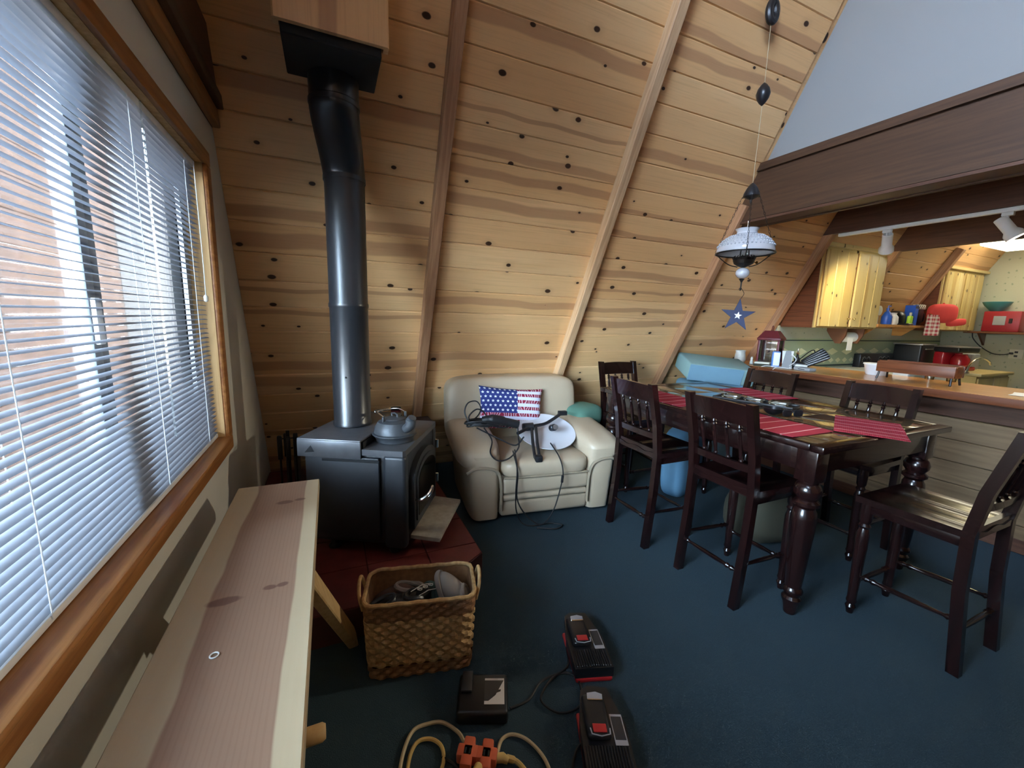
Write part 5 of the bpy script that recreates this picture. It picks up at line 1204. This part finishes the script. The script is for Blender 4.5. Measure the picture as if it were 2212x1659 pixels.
ph_ = thing('cordless_phone', 'blue and white device standing in front of the lantern', 'device', (3.90, 2.535, BZT), R(-50))
MB().rbox((-.035, -.022, 0), (.035, .022, .155), .014, 3).build('casing', 'phone_blue', ph_); MB().rbox((-.022, -.026, .02), (.030, -.0215, .145), .008, 2).build('face_plate', 'white_plastic', ph_)
gy = thing('folded_card', 'grey and white folded card leaning beside the blue device', 'card', (3.92, 2.44, BZT), R(-40))
MB().prism([(-.045, 0), (.045, 0), (.02, .17), (-.02, .17)], 1, -.012, -.008).build('grey_leaf', 'grey_box', gy, smooth=0); MB().prism([(-.03, 0), (.04, 0), (.05, .165), (-.045, .165)], 1, .008, .012).build('white_leaf', 'paper_white', gy, smooth=0)
wc = thing('white_cable', 'white charging cable coiled on the bar edge', 'cable', (0, 0, 0))
MB().tube(bez([(3.79, 2.62, .985), (3.83, 2.58, 1.012), (3.90, 2.50, 1.008), (3.93, 2.42, 1.03), (3.92, 2.36, 1.09), (3.93, 2.41, 1.13), (3.94, 2.45, 1.08), (3.93, 2.41, 1.01), (3.88, 2.38, 1.008), (3.82, 2.46, 1.012), (3.775, 2.47, .99)], 8), .0045, 6).build('cable', 'cord_white', wc)
kn = thing('glove_pair', 'black leather gloves with pale lining lying on the bar', 'gloves', (4.05, 2.36, BZT), R(-62))
for i in range(5):
    a = R(20+9*i); MB().tube(bez([(-.02, .01*i-.02, .02+.012*i), (.06, .01*i-.02, .06+.02*i), (.14*math.cos(a)+.05, .012*i-.03, .08+.14*math.sin(a))], 6), [.018]*7+[.015]*5+[.012], 10).build('finger', 'black_plastic', kn)
MB().sell((-.06, 0, .035), (.08, .045, .035), .7, .8, 24, 10).build('palm', 'black_plastic', kn)
MB().sell((-.02, -.045, .025), (.05, .012, .022), .6, .8, 16, 8).build('lining', 'ceramic', kn)
MB().tube(bez([(-.12, .02, .02), (-.05, .03, .08), (.02, .03, .16), (.06, .03, .18), (.07, .02, .12)], 6), .005, 6).build('strap', 'black_plastic', kn)
bx_ = thing('grey_case', 'flat dark grey case lying on the bar in front of the gloves', 'case', (3.93, 2.28, BZT), R(-5))
MB().rbox((-.045, -.075, 0), (.045, .075, .030), .008, 2).build('case_body', 'grey_box', bx_); MB().rbox((-.046, -.03, .012), (-.044, .03, .018), .001, 1).build('clasp', 'label_dark', bx_)
bt = thing('silver_bottle', 'small dark bottle with ornate stopper on the bar', 'bottle', (4.20, 2.52, BZT))
MB().lathe([(.022, 0), (.026, .01), (.026, .08), (.010, .105), (.010, .125)], 16).build('bottle_body', 'dark_metal', bt); MB().lathe([(.011, .125), (.014, .135), (.004, .15), (.008, .165), (.001, .185)], 12).build('stopper', 'chrome', bt)
pa = thing('paper_stack', 'white papers lying on the bar at the right edge', 'paper', (4.10, .92, BZT), R(8))
for i in range(3): MB().rbox((-.11, -.15, .0012*i+.0004), (.11, .15, .0012*i+.0014), .0003, 1).build('sheet', 'paper_white', pa, None, (0, 0, R(4*i-4)))
# track lights along the dark beam, and the ceiling fixture
tk = thing('track_light', 'white track with swivelling spot heads under the dark beam', 'track light', (4.40, 0, 2.262))
MB().rbox((-.020, .2, -.028), (.020, 2.42, 0), .004).build('track_rail', 'vinyl_white', tk)
def head(yc, dirv, en, sz, lc=(1.0, .87, .52)):
    d = Vector(dirv).normalized(); b = d.orthogonal().normalized(); c_ = d.cross(b)
    p0 = Vector((.02, yc, -.125)); mt = Matrix(((b.x, c_.x, d.x, p0.x), (b.y, c_.y, d.y, p0.y), (b.z, c_.z, d.z, p0.z), (0, 0, 0, 1)))
    h_ = MB().lathe([(.030, -.075), (.036, -.070), (.036, .035), (.052, .060), (.052, .095), (.048, .095), (.047, .062), (.030, .040), (0, .038)], 24, mt, cap=False).build('lamp_head', 'vinyl_white', tk)
    MB().rbox((-.016, yc-.03, -.055), (.016, yc+.03, -.028), .004).build('adapter', 'vinyl_white', tk)
    MB().tube([(.0, yc, -.05), (.012, yc, -.115)], .008, 8).build('stem', 'vinyl_white', tk)
    MB().sell((0, 0, .070), (.040, .040, .022), 1, 1, 20, 10, mt).build('bulb', 'bulb', h_)
    l = bpy.data.lights.new('spot_lamp', 'SPOT'); l.energy = en; l.color = lc; l.spot_size = R(sz); l.spot_blend = .6; l.shadow_soft_size = .045
    lo = bpy.data.objects.new('spot_lamp', l); C.objects.link(lo); lo.parent = tk; lo.matrix_local = Matrix(((b.x, -c_.x, -d.x, 0), (b.y, -c_.y, -d.y, 0), (b.z, -c_.z, -d.z, 0), (0, 0, 0, 1)))
    lo.location = p0 + d*.105
head(2.05, (.50, .20, -.62), 9, 135); head(1.36, (.15, -.45, -.70), 7, 150); head(.62, (-1.0, .20, -.31), 40, 34, (1, .92, .72))  # third head, out of view, is added to light the window wall
cf = thing('ceiling_fixture', 'bright fluorescent ceiling light box in the kitchen', 'ceiling light', (7.28, 1.92, CZ-.022))
MB().rbox((-.36, -.40, -.075), (.36, .40, 0), .02, 3).build('diffuser', 'tube_light', cf)
MB().rbox((-.38, -.43, -.025), (.38, .43, -.001), .004).build('frame', 'vinyl_white', cf)
